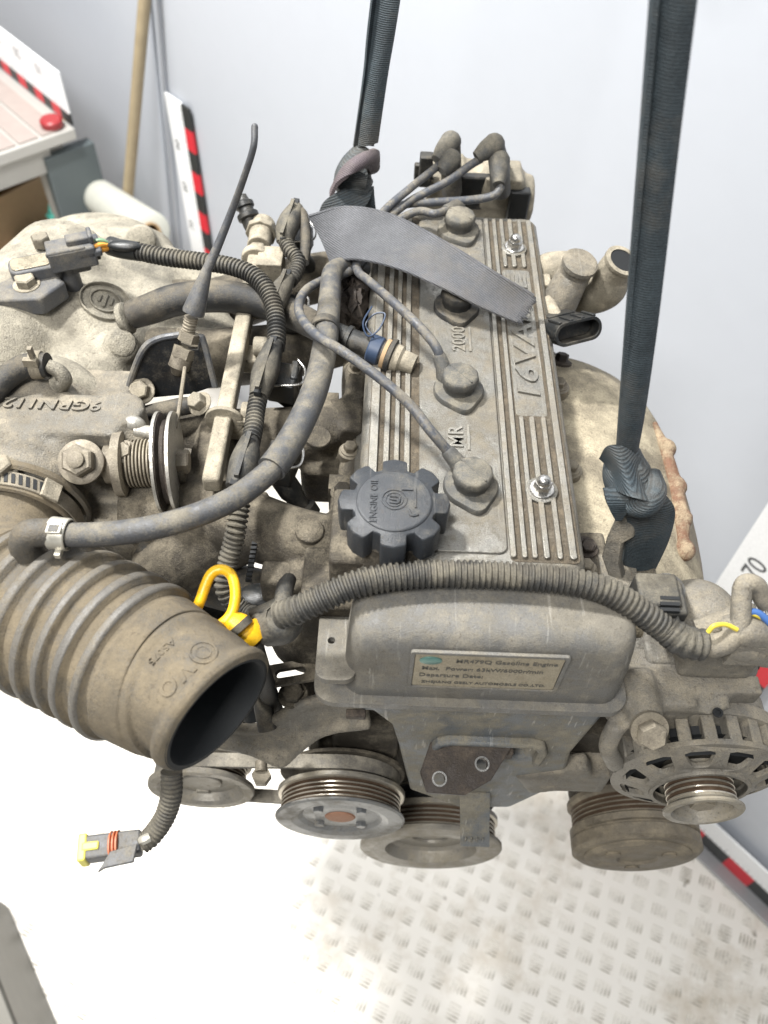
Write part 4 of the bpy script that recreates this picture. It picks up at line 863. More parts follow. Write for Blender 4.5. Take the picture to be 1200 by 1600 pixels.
# ---- throttle cable, bracket and wheel
m = MB(); cp = ZP((398, 198, 150), (396, 230, 140), (382, 275, 120), (362, 330, 92), (340, 385, 68), (322, 425, 52)); m.tube(cp, [2.3, 2.3, 2.4, 2.7, 3.2, 3.8], 14, 8); m.ell(cp[0], 2.3, 10); TCB = m.build('throttle_cable', 'grey_plastic', EN)
cd = (Zp(298, 500, 22) - Zp(322, 425, 52)).normalized(); m = MB(); m.lathe(Zp(324, 420, 54), cd, [(3.6, 0), (4.4, 5), (7, 22), (8.4, 33), (8, 35), (4, 35)], 20); m.build('cable_boot', 'grey_plastic', TCB)
m = MB(); 
def thr(d_, L): return 5.4 if (d_ % 2.2) < 1.1 else 4.7
m.tube([Zp(299, 496, 22), Zp(293, 522, 10)], 0, 14, 1, .55, thr); m.build('threaded_sleeve', 'bolt_steel', TCB)
m = MB(); b0 = Zp(293, 530, 6); m.lathe(b0 - cd * 6, cd, [(9.6, 0), (9.6, 7)], 6); m.lathe(b0 + cd * 6, cd, [(10, 0), (10, 8)], 6); m.lathe(b0 + cd * 14, cd, [(8.6, 0), (8.6, 9), (6, 11), (4, 15), (2.4, 16)], 20); m.build('adjuster_nuts', 'bolt_steel', TCB)
m = MB(); m.tube(ZP((289, 574, -8), (284, 610, -12), (278, 650, -14), (274, 668, -16)), 1.6, 8); m.build('cable_core', 'bolt_steel', TCB)
pb = ZP((222, 548, 4), (246, 528, 8), (278, 522, 10), (281, 545, 2), (308, 545, 2), (311, 526, 8), (316, 530, 6), (334, 604, -28), (300, 616, -34), (236, 622, -36), (205, 626, -38), (200, 608, -30))
m = MB(); m.loft([pb, [p + Vector((0, 6, -3)) for p in pb]]); CB = m.build('cable_bracket', 'strap_bracket', EN, 1)
m = MB(); e = ZP((281, 523, 11), (246, 530, 9), (222, 549, 5), (201, 607, -29), (206, 628, -38)); m.tube(e, 2.6, 8, 6); e = ZP((312, 527, 9), (318, 533, 6), (336, 604, -27)); m.tube(e, 2.6, 8, 6); m.build('bracket_edge', 'grey_plastic', CB)
m = MB(); m.bolt(Zp(222, 611, -26), Vector((-.1, -.6, .8)), 7.4, 7, 10.5); m.build('bracket_bolt', 'bolt_steel', CB)
m = MB(); m.tube(ZP((226, 646, -40), (260, 640, -34), (295, 634, -34), (312, 640, -38)), [6, 7, 7, 5], 12); m.build('stop_rubber', 'hose_dark', EN)
wc = Zp(266, 722, -30); wa = Vector((.985, .10, .0)).normalized(); m = MB()
m.lathe(wc, wa, [(8, -6), (33, -6), (36, -5.6), (36, -4.4), (31, -2.5), (31, 0), (36, 2), (36, 3.4), (33, 4), (8, 4)], 56); TW = m.build('throttle_wheel', 'rust', EN)
m = MB(); m.lathe(wc, wa, [(20, -8), (37, -7.6), (37, -5.4), (20, -5.2)], 56); m.build('wheel_plate', 'clip_steel', TW)
m = MB(); m.lathe(wc, wa, [(10, 2.6), (37, 2.8), (37, 5), (10, 5.2)], 56); m.build('wheel_plate', 'clip_steel', TW)
m = MB(); m.bolt(wc + wa * 5, wa, 9, 9, 0); m.build('wheel_nut', 'bolt_steel', TW)
m = MB(); m.cyl(wc - wa * 46, wc - wa * 6, 14)
for i in range(8): m.lathe(wc - wa * (11 + i * 2.5), wa, [(16, -1), (17.6, -.5), (17.6, .5), (16, 1)], 28)
m.lathe(wc - wa * 38, wa, [(24, 0), (24, 6), (20, 7)], 28); m.build('return_spring', 'bolt_steel', TW)
# ---- throttle body
tp = Zp(80, 645, -14); m = MB(); m.box(tp + Vector((-40, -4, -4)), (190, 40, 20)); m.box(tp + Vector((-40, -10, -30)), (170, 46, 40)); m.lathe(cl0 + Y * 10, Y, [(40, 0), (40, 20), (44, 24), (44, 70), (48, 74), (48, 90)], 40)
m.cyl(tp + Vector((52, 2, -22)), tp + Vector((52, 2, 7)), 17); m.box(tp + Vector((70, -28, -24)), (62, 20, 14)); m.cyl(Zp(128, 700, -40), Zp(128, 700, -20), 18); m.box(Zp(100, 705, -48), (70, 40, 40)); m.tube(ZP((55, 700, -30), (95, 690, -28), (160, 680, -28), (205, 684, -28)), [18, 13, 11, 10], 14); m.cyl(Zp(205, 684, -40), Zp(205, 684, -17), 11)
m.box((-320, 10, -60), (120, 60, 70)); m.box((-250, -20, -90), (90, 90, 60)); m.tube(ZP((215, 790, -90), (190, 850, -100), (120, 830, -90)), [26, 24, 26], 16)
TB = m.build('throttle_body', 'grey_cast', EN, vox=2.6, sm=4)
m = MB(); bpy.context.view_layer.update(); hz = TB.evaluated_get(bpy.context.evaluated_depsgraph_get()).ray_cast(CAM * MM, _dir(70, 640).normalized())[1] / MM; m.text('9GRN1121A', 13.5, Zp(62, 632, hz.z), -X * 1.3, -Y, -2, 1.8, shear=.1, bold=.015); m.build('cast_number', 'grey_cast', TB)
m = MB(); m.box(tp + Vector((-40, -24, -7)), (176, 1.6, 3)); m.build('parting_line', 'grey_cast', TB, .4)
m = MB(); bq = Zp(127, 722, -16); bd = Vector((.05, -.55, .83)); m.lathe(bq, bd, [(15, -3), (16, -1), (16, 1.5), (13, 3)], 28); m.bolt(bq + Vector(bd) * 3, bd, 11.5, 10); m.lathe(bq, bd, [(6, 13), (6, 16), (4, 17)], 16); m.build('body_bolt', 'bolt_steel', TB)
m = MB(); m.bolt(Zp(196, 706, -18), Vector((0, -.5, .86)), 6, 7, 8.5); m.cyl(Zp(194, 716, -18), Zp(192, 722, -20), 4); m.build('stop_screw', 'bolt_steel', TB)
m = MB(); m.ell(Zp(209, 664, -14), (9, 6, 8), 16); m.cyl(Zp(210, 672, -16), Zp(236, 676, -18), 5); m.build('lever_stop', 'clip_steel', TB)
m = MB(); m.bolt(Zp(2, 735, -10), Z, 9, 7, 12); m.build('body_bolt', 'bolt_steel', TB)
# idle hose on the left edge
m = MB(); m.tube(ZP((-20, 625, -6), (8, 592, 2), (40, 572, 8), (75, 570, 10)), [9, 9, 9, 9], 16); IH = m.build('vacuum_hose', 'hose_dark', EN)
m = MB(); m.tube(ZP((74, 571, 10), (92, 580, 6), (100, 592, 0), (92, 600, -6)), [5, 5.4, 6, 8], 12); m.build('vacuum_pipe', 'cream_cast', IH)
m = MB(); m.lathe(Zp(58, 570, 9), X + Y * .1, [(10, -4), (10.6, -3), (10.6, 3), (10, 4)], 20); m.box(Zp(52, 560, 20), (3, 4, 20)); m.box(Zp(48, 566, 18), (10, 4, 6)); m.build('hose_clip', 'bolt_steel', IH)
# ---- intake plenum: the cream casting
m = MB(); pc_ = Zp(150, 450, -30)
m.ell(Zp(160, 455, -86), (84, 92, 48), 32); m.ell(Zp(60, 520, -74), (110, 76, 54), 32); m.box(Zp(160, 445, -88), (100, 104, 62), None); m.ell(Zp(158, 408, -100), (76, 52, 46), 28)
m.tube([Zp(120, 430, -78), Zp(60, 500, -70), Zp(0, 560, -64), Zp(-60, 620, -66)], [60, 62, 56, 50], 28); m.tube([Zp(200, 520, -76), Zp(150, 600, -72), Zp(90, 640, -66)], [34, 38, 40], 20); m.tube(ZP((150, 640, -44), (100, 600, -30), (40, 590, -30)), [18, 20, 22], 16)
m.tube(ZP((230, 390, -80), (245, 450, -80), (235, 540, -80), (215, 570, -78)), [26, 28, 24, 18], 16); m.cyl(Zp(40, 440, -60), Zp(40, 440, -20), 20); m.cyl(Zp(222, 374, -60), Zp(222, 374, -38), 14); m.cyl(Zp(190, 540, -60), Zp(190, 540, -32), 14)
m.box(Zp(280, 520, -84), (90, 60, 50)); m.tube(ZP((200, 480, -80), (300, 520, -84), (360, 560, -84)), [36, 34, 28], 18); m.tube(ZP((200, 420, -84), (300, 450, -88), (380, 470, -86)), [34, 32, 28], 18)
PLN = m.build('intake_plenum', 'cream_cast', EN, vox=3.2, sm=8)
# height of the plenum's own skin under a photo point, so that marks and sensors sit on it
dg = bpy.context.evaluated_depsgraph_get()
def on_skin(o, px, py, lift=0):
    e = o.evaluated_get(bpy.context.evaluated_depsgraph_get()); mw = o.matrix_world.inverted()
    d_ = _dir(px, py).normalized(); ok, loc, nor, _ = e.ray_cast(CAM * MM, d_)
    if not ok: return Zp(px, py, -40), Z.copy()
    return loc / MM + nor * lift, nor.copy()
bpy.context.view_layer.update()
# cast emblem: two rings and three strokes
c, nq = on_skin(PLN, 165, 470); u_, v_, _ = frame(nq, Y)
m = MB()
for r in (22, 13.5): m.lathe(c - nq * 2, nq, [(r, 0), (r, 3.4), (r - 1.4, 3.6), (r - 1.6, 0)], 48, Y, caps=False)
for i, (x, l) in enumerate(((-5, 8), (0, 15), (5, 8))): m.box(c + v_ * x + u_ * (-1 + abs(i - 1)) + nq * .4, (2, l, 3), (v_, u_, nq))
m.build('cast_emblem', 'cream_cast', PLN, .5)
for px, py, r in ((190, 536, 11), (222, 374, 12), (160, 586, 13)):
    p, n_ = on_skin(PLN, px, py); m = MB(); m.lathe(p - n_ * 5, n_, [(r, 0), (r, 6), (r - 1.5, 7)], 24); m.build('boss', 'cream_cast', PLN)
cc0, nn0 = on_skin(DU, 252, 1018); t_ = AX.cross(nn0).normalized(); m = MB(); m.text('A5075', 7, cc0, t_, nn0.cross(t_), -.8, .5); m.build('moulded_code', 'duct_rubber', DU)
# pressure sensor with plug
sc = Zp(56, 410, 4); sx = (X + Y * .42).normalized(); sy = Z.cross(sx)
m = MB(); m.prism(rrect(40, 23, 8, 5), sc + sx * -2, sx, sy, -14, 1); m.prism(rrect(28, 15, 3, 3), sc + sx * 28 + Z * 1, sx, sy, -14, 2); m.cyl(sc + sx * 22 - Z * 40, sc + sx * 22, 9); SN = m.build('pressure_sensor', 'grey_plastic', EN, 1.5)
m = MB(); m.prism(rrect(32, 17, 5, 4), sc + sx * -4, sx, sy, 1, 2); m.build('sensor_lid', 'plate', SN, .4)
m = MB(); q = Zp(112, 396, 8); m.box(q, (38, 22, 18), (sx, sy, Z)); m.box(q + sx * 8 + Z * 11 + sy * 2, (20, 11, 6), (sx, sy, Z)); m.box(q + sx * 18 + Z * 12 + sy * 2, (4, 15, 8), (sx, sy, Z)); m.box(q + sx * -4 + Z * 8 - sy * 9, (32, 3, 5), (sx, sy, Z)); m.box(q + sx * 14 + Z * 2 + sy * 2, (20, 26, 6), (sx, sy, Z)); m.build('sensor_plug', 'grey_plastic', SN, 2)
m = MB(); q2 = Zp(142, 388, 6); m.box(q2, (12, 18, 13), (sx, sy, Z)); m.build('plug_seal', 'black_plastic', SN, 1)
for k, (dz, dy, mt) in enumerate(((6, -4, 'wire_orange'), (2, -7, 'wire_orange'), (6, 6, 'wire_green'))):
    m = MB(); m.tube([Zp(144, 396, 6) + Vector((0, dy, dz)), Zp(160, 390, 6) + Vector((0, dy * .6, dz)), Zp(176, 386, 4)], 2.3, 8); m.build('sensor_wire', mt, SN)
m = MB(); bq = Zp(40, 440, -2); m.prism([(-28, -12), (8, -22), (30, -6), (24, 8), (-4, 18), (-26, 8)], bq, sx, sy, -20, -3); m.build('sensor_foot', 'grey_plastic', SN, 2)
m = MB(); m.bolt(bq + Z * -3, Z, 8.5, 7, 11); m.build('sensor_bolt', 'rail_alu', SN)
m = MB(); m.bolt(Zp(66, 382, -8), Z, 8, 9, 0); m.build('sensor_bolt', 'rail_alu', SN)
# ---- exhaust side: heat shield, studs, rear pipes
def sh(px, py, z): return Zp(px, py, z)
m = MB(); rows = []
for yy in (185, 150, 100, 40, -20, -80, -125):
    sc_ = {185: .55, 150: .9, 100: 1, 40: 1.04, -20: 1.04, -80: 1.0, -125: .8}[yy]; row = []
    for k in range(9):
        a = radians(100 - k * 17); r = 92 * sc_; row.append(Vector((62 + max(0, r * cos(a) * 1.42 + 12), yy - 26, -150 + r * sin(a) * 1.08)))
    rows.append(row)
vs = [p for r in rows for p in r]; fs = [(j * 9 + i, j * 9 + i + 1, (j + 1) * 9 + i + 1, (j + 1) * 9 + i) for j in range(6) for i in range(8)]
m.add(vs, fs); SH = m.build('heat_shield', 'shield_steel', EN)
s_ = SH.modifiers.new('round', 'SUBSURF'); s_.levels = 2; s_.render_levels = 2; s_ = SH.modifiers.new('sheet', 'SOLIDIFY'); s_.thickness = .0025
m = MB(); m.box((84, 30, -175), (40, 300, 90)); 
for i in range(4): m.tube([Vector((60, -72 + i * 88, -130)), Vector((110, -60 + i * 80, -150)), Vector((140, -20 + i * 40, -220)), Vector((140, 30, -300))], 20, 14)
m.build('exhaust_manifold', 'rust', EN, vox=4, sm=4)
bpy.context.view_layer.update()
for px, py in ((876, 566), (916, 858)):
    p, n_ = on_skin(SH, px, py)
    m = MB(); m.lathe(p - n_ * 2, n_, [(10, 0), (10, 3), (8, 4)], 20); m.bolt(p + n_ * 1, n_, 6, 7, 0); m.build('shield_bolt', 'rust', SH)
# curved end flange on the right of the shield
m = MB()
for i in range(7):
    p = Vector((150 + 4 * sin(i), 60 - i * 26, -132 - 6 * abs(i - 3))); m.box(p, (16, 20, 26), None)
m.tube([Vector((146, 70, -130)), Vector((156, 10, -140)), Vector((158, -50, -150)), Vector((146, -112, -160))], [10, 13, 13, 10], 12); m.build('shield_flange', 'shield_steel', SH, vox=3, sm=5)
RM = [on_skin(SH, px, py, 1)[0] for px, py in ((1020, 660), (1038, 710), (1054, 770), (1062, 820), (1066, 870))]
m = MB(); m.tube(RM, [3, 6, 7, 7, 4], 12)
for p in RM[1:]: m.ell(p + Vector((2, 6, 0)), (9, 10, 8), 12)
m.build('shield_rim', 'rim_rust', SH, vox=2.5, sm=4)
# lifting eye at front right
m = MB(); eye = ZP((952, 905, -52), (940, 870, -36), (948, 840, -14), (966, 800, 4), (980, 792, 6), (992, 806, 2), (990, 840, -12), (972, 850, -16), (968, 880, -34), (974, 905, -50))
m.loft([eye, [p + Vector((3, 5, -1)) for p in eye]]); m.box(Zp(965, 900, -54), (26, 30, 10)); LE = m.build('lifting_eye', 'grey_cast', EN, 1)
m = MB(); m.box(Zp(900, 870, -56), (44, 40, 10)); m.box(Zp(948, 910, -60), (70, 26, 16)); m.build('front_ledge', 'dark_cast', EN, 3)
m = MB(); m.bolt(Zp(917, 858, -50), Z, 5, 4, 8); m.build('ledge_bolt', 'rust', EN)
# rear outlet pipes
def pipe(name, pts, rs, mat, bore=None):
    m = MB(); m.tube(pts, rs, 24, 8); o = m.build(name, mat, EN)
    if bore:
        d_ = (pts[-1] - pts[-2]).normalized(); m = MB(); m.lathe(pts[-1] + d_ * .3, d_, [(bore, 0), (bore, .4)], 24); m.build('bore', 'void', o)
        m = MB(); m.lathe(pts[-1], d_, [(rs[-1] + .4, -3), (rs[-1] + 1, -2), (rs[-1] + 1, 1.2), (bore, 1.4), (bore, -2)], 28, caps=False); m.build('pipe_lip', 'rail_alu', o)
    return o
pipe('outlet_pipe', ZP((820, 440, -40), (850, 425, -20), (870, 420, -12), (905, 420, -12)), [14, 15, 15, 15], 'rail_alu')
pipe('outlet_pipe', ZP((868, 486, -20), (880, 460, -6), (896, 430, 8), (908, 408, 24)), [15, 15, 14, 13.5], 'grey_cast')
m = MB(); q_ = Zp(908, 408, 24); d_ = (q_ - Zp(896, 430, 8)).normalized(); m.lathe(q_, d_, [(13.5, -6), (15, -5), (15, -1), (13, 0), (3, .4)], 28); m.build('pipe_cap', 'grey_cast', EN)
q_ = Zp(957, 428, 6); pipe('outlet_pipe', [Zp(880, 450, -34), Zp(918, 462, -26), Zp(948, 452, -10), q_, q_ + Vector((4, -3, 15))], [15, 16, 16, 15, 14.5], 'rail_alu', 11.5)
m = MB(); m.box(Zp(862, 490, -14), (12, 22, 10)); m.box(Zp(850, 445, -14), (10, 16, 12)); m.tube(ZP((855, 470, -8), (868, 495, -6), (878, 508, -6)), 6, 10); m.build('sensor_stub', 'rail_alu', EN, 1)
q = Zp(888, 513, -2); sx2 = (X * .9 + Y * .38).normalized(); sy2 = Vector((-.25, .42, .87)).normalized(); sy2 = (sy2 - sy2.dot(sx2) * sx2).normalized(); nz = sx2.cross(sy2)
m = MB(); m.prism([rrect(42, 19, 9, 6), rrect(37, 14, 6.8, 6)], q, sx2, sy2, -2, 16); m.prism(rrect(41, 18, 8.6, 6), q, sx2, sy2, -14, -1.5); m.box(q - nz * 16 + sy2 * 4, (24, 12, 14), (sx2, sy2, nz))
OP = m.build('oval_plug', 'black_plastic', EN, .8)
for i in range(4): m = MB(); m.box(q + sx2 * (-15 + i * 10) + sy2 * 9.6 - nz * -6, (3, 2, 18), (sx2, sy2, nz)); m.build('plug_rib', 'black_plastic', OP, .5)
m = MB(); m.prism(rrect(36, 13, 6.4, 6), q, sx2, sy2, -1, 4); m.build('plug_seal', 'black_plastic', OP)
# ---- dipstick handle
def yw(px, py, z): return Zp(px, py, z)
m = MB(); hd = ZP((296, 978, -36), (312, 940, -22), (328, 900, -14), (346, 890, -12), (362, 900, -12), (368, 928, -16), (362, 958, -22), (345, 976, -26), (322, 986, -34)); m.tube(hd, [3.5] * 9, 12, 8); m.tube(ZP((358, 966, -24), (372, 978, -28), (386, 992, -32)), [6, 9, 9], 14); m.lathe(Zp(380, 985, -30), Zp(398, 1004, -36) - Zp(376, 980, -28), [(11, 0), (12, 4), (10, 10)], 20)
DS = m.build('dipstick_handle', 'yellow', EN)
m = MB(); m.tube(ZP((372, 975, -22), (380, 984, -24)), [9, 8], 14, 2); m.build('handle_collar', 'conduit', DS)
m = MB(); m.tube(ZP((392, 998, -36), (405, 1040, -80), (425, 1100, -150), (436, 1130, -220)), [7, 7, 7, 7], 14); m.build('dipstick_tube', 'hose_dark', EN)
# ---- hoses and wires low between duct and head
m = MB(); m.tube(ZP((180, 880, -120), (270, 890, -130), (340, 912, -130), (430, 935, -120), (470, 948, -100)), [24, 22, 20, 20, 18], 16); m.build('lower_hose', 'hose_dark', EN)
m = MB(); m.tube(ZP((240, 860, -100), (280, 880, -100), (320, 880, -104)), [16, 15, 14], 16); m.tube(ZP((230, 846, -90), (262, 868, -96)), 18, 14); m.build('lower_hose', 'hose_dark', EN)
m = MB(); m.ell(Zp(408, 944, -90), (22, 16, 14), 20); m.cyl(Zp(408, 944, -140), Zp(408, 944, -90), 15); m.build('oil_sender', 'black_plastic', EN)
m = MB(); m.tube(ZP((400, 970, -40), (420, 968, -34), (440, 950, -30), (445, 920, -34), (452, 905, -40)), [5, 5, 6, 6, 5], 12); m.tube(ZP((392, 960, -46), (418, 950, -42), (436, 940, -40)), 4, 10); m.build('taped_wires', 'conduit', EN)
m = MB(); m.tube(ZP((415, 985, -36), (440, 975, -28), (448, 962, -22)), [11, 13, 11], 14); m.build('loom_end', 'conduit', EN)
m = MB(); m.tube(ZP((450, 905, -60), (490, 915, -70), (530, 905, -60)), 14, 12); m.box(Zp(465, 915, -70), (50, 20, 36)); m.box(Zp(520, 930, -60), (40, 50, 50)); m.ell(Zp(490, 985, -110), (34, 30, 40), 20); m.tube(ZP((490, 960, -100), (505, 1010, -104), (495, 1040, -108)), [10, 12, 8], 12); m.build('front_housing', 'dark_cast', EN, vox=3, sm=4)
m = MB(); m.tube(ZP((215, 940, -200), (300, 960, -190), (400, 1000, -180)), 18, 14); m.tube(ZP((360, 880, -160), (380, 1020, -200), (400, 1120, -240)), 12, 14); m.build('lower_hose', 'black_plastic', EN)
# ---- dangling plug at lower left
m = MB(); dp = ZP((268, 1205, -60), (268, 1240, -70), (258, 1275, -82), (238, 1305, -90), (222, 1318, -92)); m.conduit(dp, 6.6, 2.6, .1, 16); m.build('dangling_loom', 'conduit', EN)
c0 = Zp(214, 1318, -92); dx = (Zp(140, 1330, -92) - Zp(220, 1320, -92)).normalized(); dy = Z.cross(dx).normalized()
m = MB(); m.box(c0 + dx * 4, (14, 14, 12), (dx, dy, Z)); m.box(c0 + dx * 21, (18, 14, 12), (dx, dy, Z)); DPG = m.build('cable_plug', 'grey_plastic', EN, 1.5)
m = MB(); e0 = c0 + dx * 20 + Z * 6
pl = c0 + dx * 18 - dy * -16 + Z * 8; pq = [Zp(*p, -80) for p in ((172, 1330), (214, 1318), (208, 1346), (162, 1356), (152, 1362))]
m.loft([pq, [p - Z * 3 for p in pq]]); m.build('latch', 'grey_plastic', DPG, .5)
m = MB(); 
for i in range(3): m.lathe(c0 + dx * (10 + i * 2), dx, [(7.6, 0), (9, .5), (9, 1.3), (7.6, 1.9)], 20)
m.build('seal_ring', 'seal_orange', DPG)
m = MB(); m.box(c0 + dx * 31, (5, 16, 14), (dx, dy, Z)); m.box(c0 + dx * 26 + Z * 6.5, (10, 5, 2), (dx, dy, Z)); m.build('plug_insert', 'plug_yellow', DPG, 1)
m = MB(); m.tube(ZP((218, 1316, -90), (226, 1312, -86), (234, 1308, -86)), 3, 8); m.tube(ZP((216, 1324, -92), (226, 1320, -90), (236, 1312, -90)), 3, 8); m.build('plug_wires', 'clip_white', DPG)
# ---- wiring behind the alternator
m = MB(); m.tube(ZP((1095, 1005, -16), (1120, 1008, -14), (1142, 998, -8), (1156, 975, 0), (1158, 945, 8), (1160, 920, 14)), [8, 7.5, 7, 6.4, 6, 6], 14); m.tube(ZP((1090, 985, -20), (1120, 975, -14), (1150, 960, -6)), [7, 7, 6], 12); m.build('taped_wires', 'alternator_alu', EN)
m = MB(); m.tube(ZP((1158, 925, 12), (1166, 912, 16), (1182, 916, 14), (1192, 938, 6), (1196, 950, 2)), [6, 6.2, 6, 5.4, 4], 14)
for k in range(7): m.tube([Zp(1195, 946, 3) + Vector((k - 3, 0, 0)), Zp(1198, 956, 0) + Vector(((k - 3) * 1.8, -2 + k % 3, -2))], [.7, .4], 5, 2)
m.build('taped_wires', 'alternator_alu', EN)
m = MB(); m.tube(ZP((1106, 988, 0), (1116, 978, 4), (1134, 976, 4), (1152, 984, 2)), 1.5, 8); m.tube(ZP((1162, 958, 4), (1178, 960, 6), (1190, 966, 4)), 1.3, 8); m.build('loose_wire', 'wire_yellow', EN)
m = MB(); m.tube(ZP((1164, 956, 6), (1184, 958, 6), (1206, 976, 2), (1220, 990, 0)), 2.4, 10); m.build('loose_wire', 'wire_blue', EN)
m = MB(); m.tube(ZP((1130, 985, -10), (1160, 985, -6), (1190, 992, -10), (1215, 1005, -14)), [9, 11, 10, 9], 14); m.tube(ZP((1140, 1000, -20), (1165, 1005, -20), (1200, 1020, -30)), [12, 12, 10], 14); m.box(Zp(1170, 1000, -20), (30, 24, 22)); m.build('alternator_plug', 'alternator_alu', EN, 0, angle=50)
m = MB(); m.tube(ZP((1120, 1020, -40), (1160, 1024, -40), (1180, 1034, -50), (1210, 1030, -60)), 2.4, 8); m.build('ground_lead', 'black_plastic', EN)
m = MB(); m.box(Zp(1022, 934, -10), (26, 24, 22)); m.box(Zp(1044, 944, -12), (16, 26, 20)); GP = m.build('grey_plug', 'conduit', EN, 2)
for i in range(3): m = MB(); m.box(Zp(1046, 936 + i * 9, 0), (12, 2.4, 3)); m.build('plug_slot', 'void', GP)
m = MB(); m.cyl(Zp(1040, 925, -30), Zp(1040, 925, -8), 12); m.build('sender_cap', 'black_plastic', EN)
m = MB(); m.ell(Zp(1090, 970, -50), (28, 30, 26), 24); m.box(Zp(1120, 1000, -60), (50, 40, 40)); m.build('regulator_housing', 'alternator_alu', EN, vox=3, sm=4)
# ------------------------------------------------------------------ lifting straps (dark webbing)
def webbing(name, base, light, su):
    """woven polyester: fine cross ribs, dirt and rubbed patches"""
    m = bpy.data.materials.new(name); m.use_nodes = True; nt = m.node_tree; b = nt.nodes['Principled BSDF']; N = nt.nodes.new; L = nt.links.new
    tc = N('ShaderNodeTexCoord'); w = N('ShaderNodeTexWave'); w.wave_type = 'BANDS'; w.bands_direction = 'Z' if su == 'Z' else 'DIAGONAL'
    w.inputs['Scale'].default_value = 200 if su == 'Z' else 230; w.inputs['Distortion'].default_value = 2.5; w.inputs['Detail'].default_value = 3; w.inputs['Detail Scale'].default_value = 6
    L(tc.outputs['Object'], w.inputs['Vector'])
    def noise(sc, dt, r=.6):
        n = N('ShaderNodeTexNoise'); n.inputs['Scale'].default_value = sc; n.inputs['Detail'].default_value = dt; n.inputs['Roughness'].default_value = r; L(tc.outputs['Object'], n.inputs['Vector']); return n.outputs['Fac']
    def ma(op, a, c, d=0.):
        n = N('ShaderNodeMath'); n.operation = op
        for i, x in enumerate((a, c, d)):
            if isinstance(x, (int, float)): n.inputs[i].default_value = x
            else: L(x, n.inputs[i])
        return n.outputs[0]
    n1 = noise(28, 6, .7); n2 = noise(1300, 2)
    f = ma('MULTIPLY_ADD', ma('SUBTRACT', n1, .5), 1.6, ma('MULTIPLY', w.outputs['Fac'], .55)); f = ma('MULTIPLY_ADD', ma('SUBTRACT', n2, .5), 1.3, f)
    mx = N('ShaderNodeMix'); mx.data_type = 'RGBA'; mx.clamp_factor = True; mx.inputs[6].default_value = hx(*base); mx.inputs[7].default_value = hx(*light); L(f, mx.inputs[0])
    d = N('ShaderNodeMapRange'); d.inputs['From Min'].default_value = .52; d.inputs['From Max'].default_value = .75; d.inputs['To Max'].default_value = .45; L(noise(11, 6, .75), d.inputs['Value'])
    mx2 = N('ShaderNodeMix'); mx2.data_type = 'RGBA'; L(d.outputs[0], mx2.inputs[0]); L(mx.outputs[2], mx2.inputs[6]); mx2.inputs[7].default_value = hx(112, 104, 92)
    L(mx2.outputs[2], b.inputs['Base Color']); b.inputs['Roughness'].default_value = .62
    bp = N('ShaderNodeBump'); bp.inputs['Strength'].default_value = .6; bp.inputs['Distance'].default_value = .0007; L(ma('ADD', w.outputs['Fac'], ma('MULTIPLY', n1, 3.0)), bp.inputs['Height']); L(bp.outputs[0], b.inputs['Normal'])
    MATS[name] = m
webbing('strap_green', (30, 38, 43), (70, 82, 88), 'Z'); webbing('strap_grey', (66, 67, 70), (104, 105, 109), 'D'); webbing('strap_mauve', (78, 70, 74), (110, 98, 102), 'D')
# left strap: hangs behind the hoses, knotted, loose tail lying across the cover
S1 = thing('lifting_strap', Zp(560, 300, -40), 'dark strap at centre, knotted, its torn grey tail across the valve cover', 'strap', 'lifting straps')
def DV(px, py, dep): return Dp(px, py, dep)
kn = Zp(560, 275, 30); dk = (ROT.transposed() @ (kn - CAM)).z * -1
cr = ROT @ Vector((1, .1, 0)); cf = ROT @ Vector((0, 0, 1))
def W(v, *k): return [v * i for i in k]
def hang(k, t, us): return [k + (t - k) * u for u in us]
UL = (7, 3, 1, .5, 0)
m = MB(); pts = hang(DV(575, 225, dk - 10), DV(606, 0, dk - 90), UL)
m.ribbon(pts, [(cr * .8 + cf * .6) * 13, (cr * .8 + cf * .6) * 13, (cr * .8 + cf * .6) * 12.5, (cr * .85 + cf * .4) * 10.5, (cr + cf * .2) * 9], 2.6, curl=3); m.build('hanging_band', 'strap_green', S1)
m = MB(); pts = hang(DV(568, 228, dk - 4), DV(600, 0, dk - 84), UL)
m.ribbon(pts, [(cr * .7 - cf * .7) * 14, (cr * .7 - cf * .7) * 14, (cr * .7 - cf * .7) * 13, (cr * .7 - cf * .6) * 11, (cr - cf * .2) * 9], 2.6, curl=-2); m.build('hanging_band', 'strap_green', S1)
m = MB(); pts = [DV(526, 296, dk - 6), DV(540, 270, dk - 20), DV(560, 255, dk - 26), DV(580, 248, dk - 16), DV(584, 262, dk)]; wv = (ROT @ Vector((.55, .83, -.1)))
m.ribbon(pts, W(wv, 9, 12, 13, 10, 7), 3, curl=4); m.build('knot_wrap', 'strap_mauve', S1)
m = MB(); m.tube([DV(572, 232, dk), DV(556, 262, dk + 4), DV(552, 285, dk + 6), DV(566, 300, dk + 12)], [9, 15, 17, 14], 18, 8); m.tube([DV(530, 292, dk), DV(548, 278, dk - 4), DV(572, 282, dk - 2)], [8, 11, 9], 14); m.build('knot', 'strap_green', S1)
m = MB(); pts = [DV(570, 292, dk + 8), DV(562, 320, dk + 14), DV(560, 350, dk + 30), DV(570, 400, dk + 40)]; m.ribbon(pts, W(cr, 8, 14, 18, 18), 2.6, curl=4); m.build('lower_band', 'strap_green', S1)
m = MB(); pts = [DV(572, 288, dk + 4), DV(556, 305, dk - 2), DV(534, 326, dk - 8), DV(524, 352, dk - 6)]; m.ribbon(pts, W(ROT @ Vector((.85, -.25, -.4)), 7, 13, 17, 18), 2.4); m.build('lower_band', 'strap_green', S1)
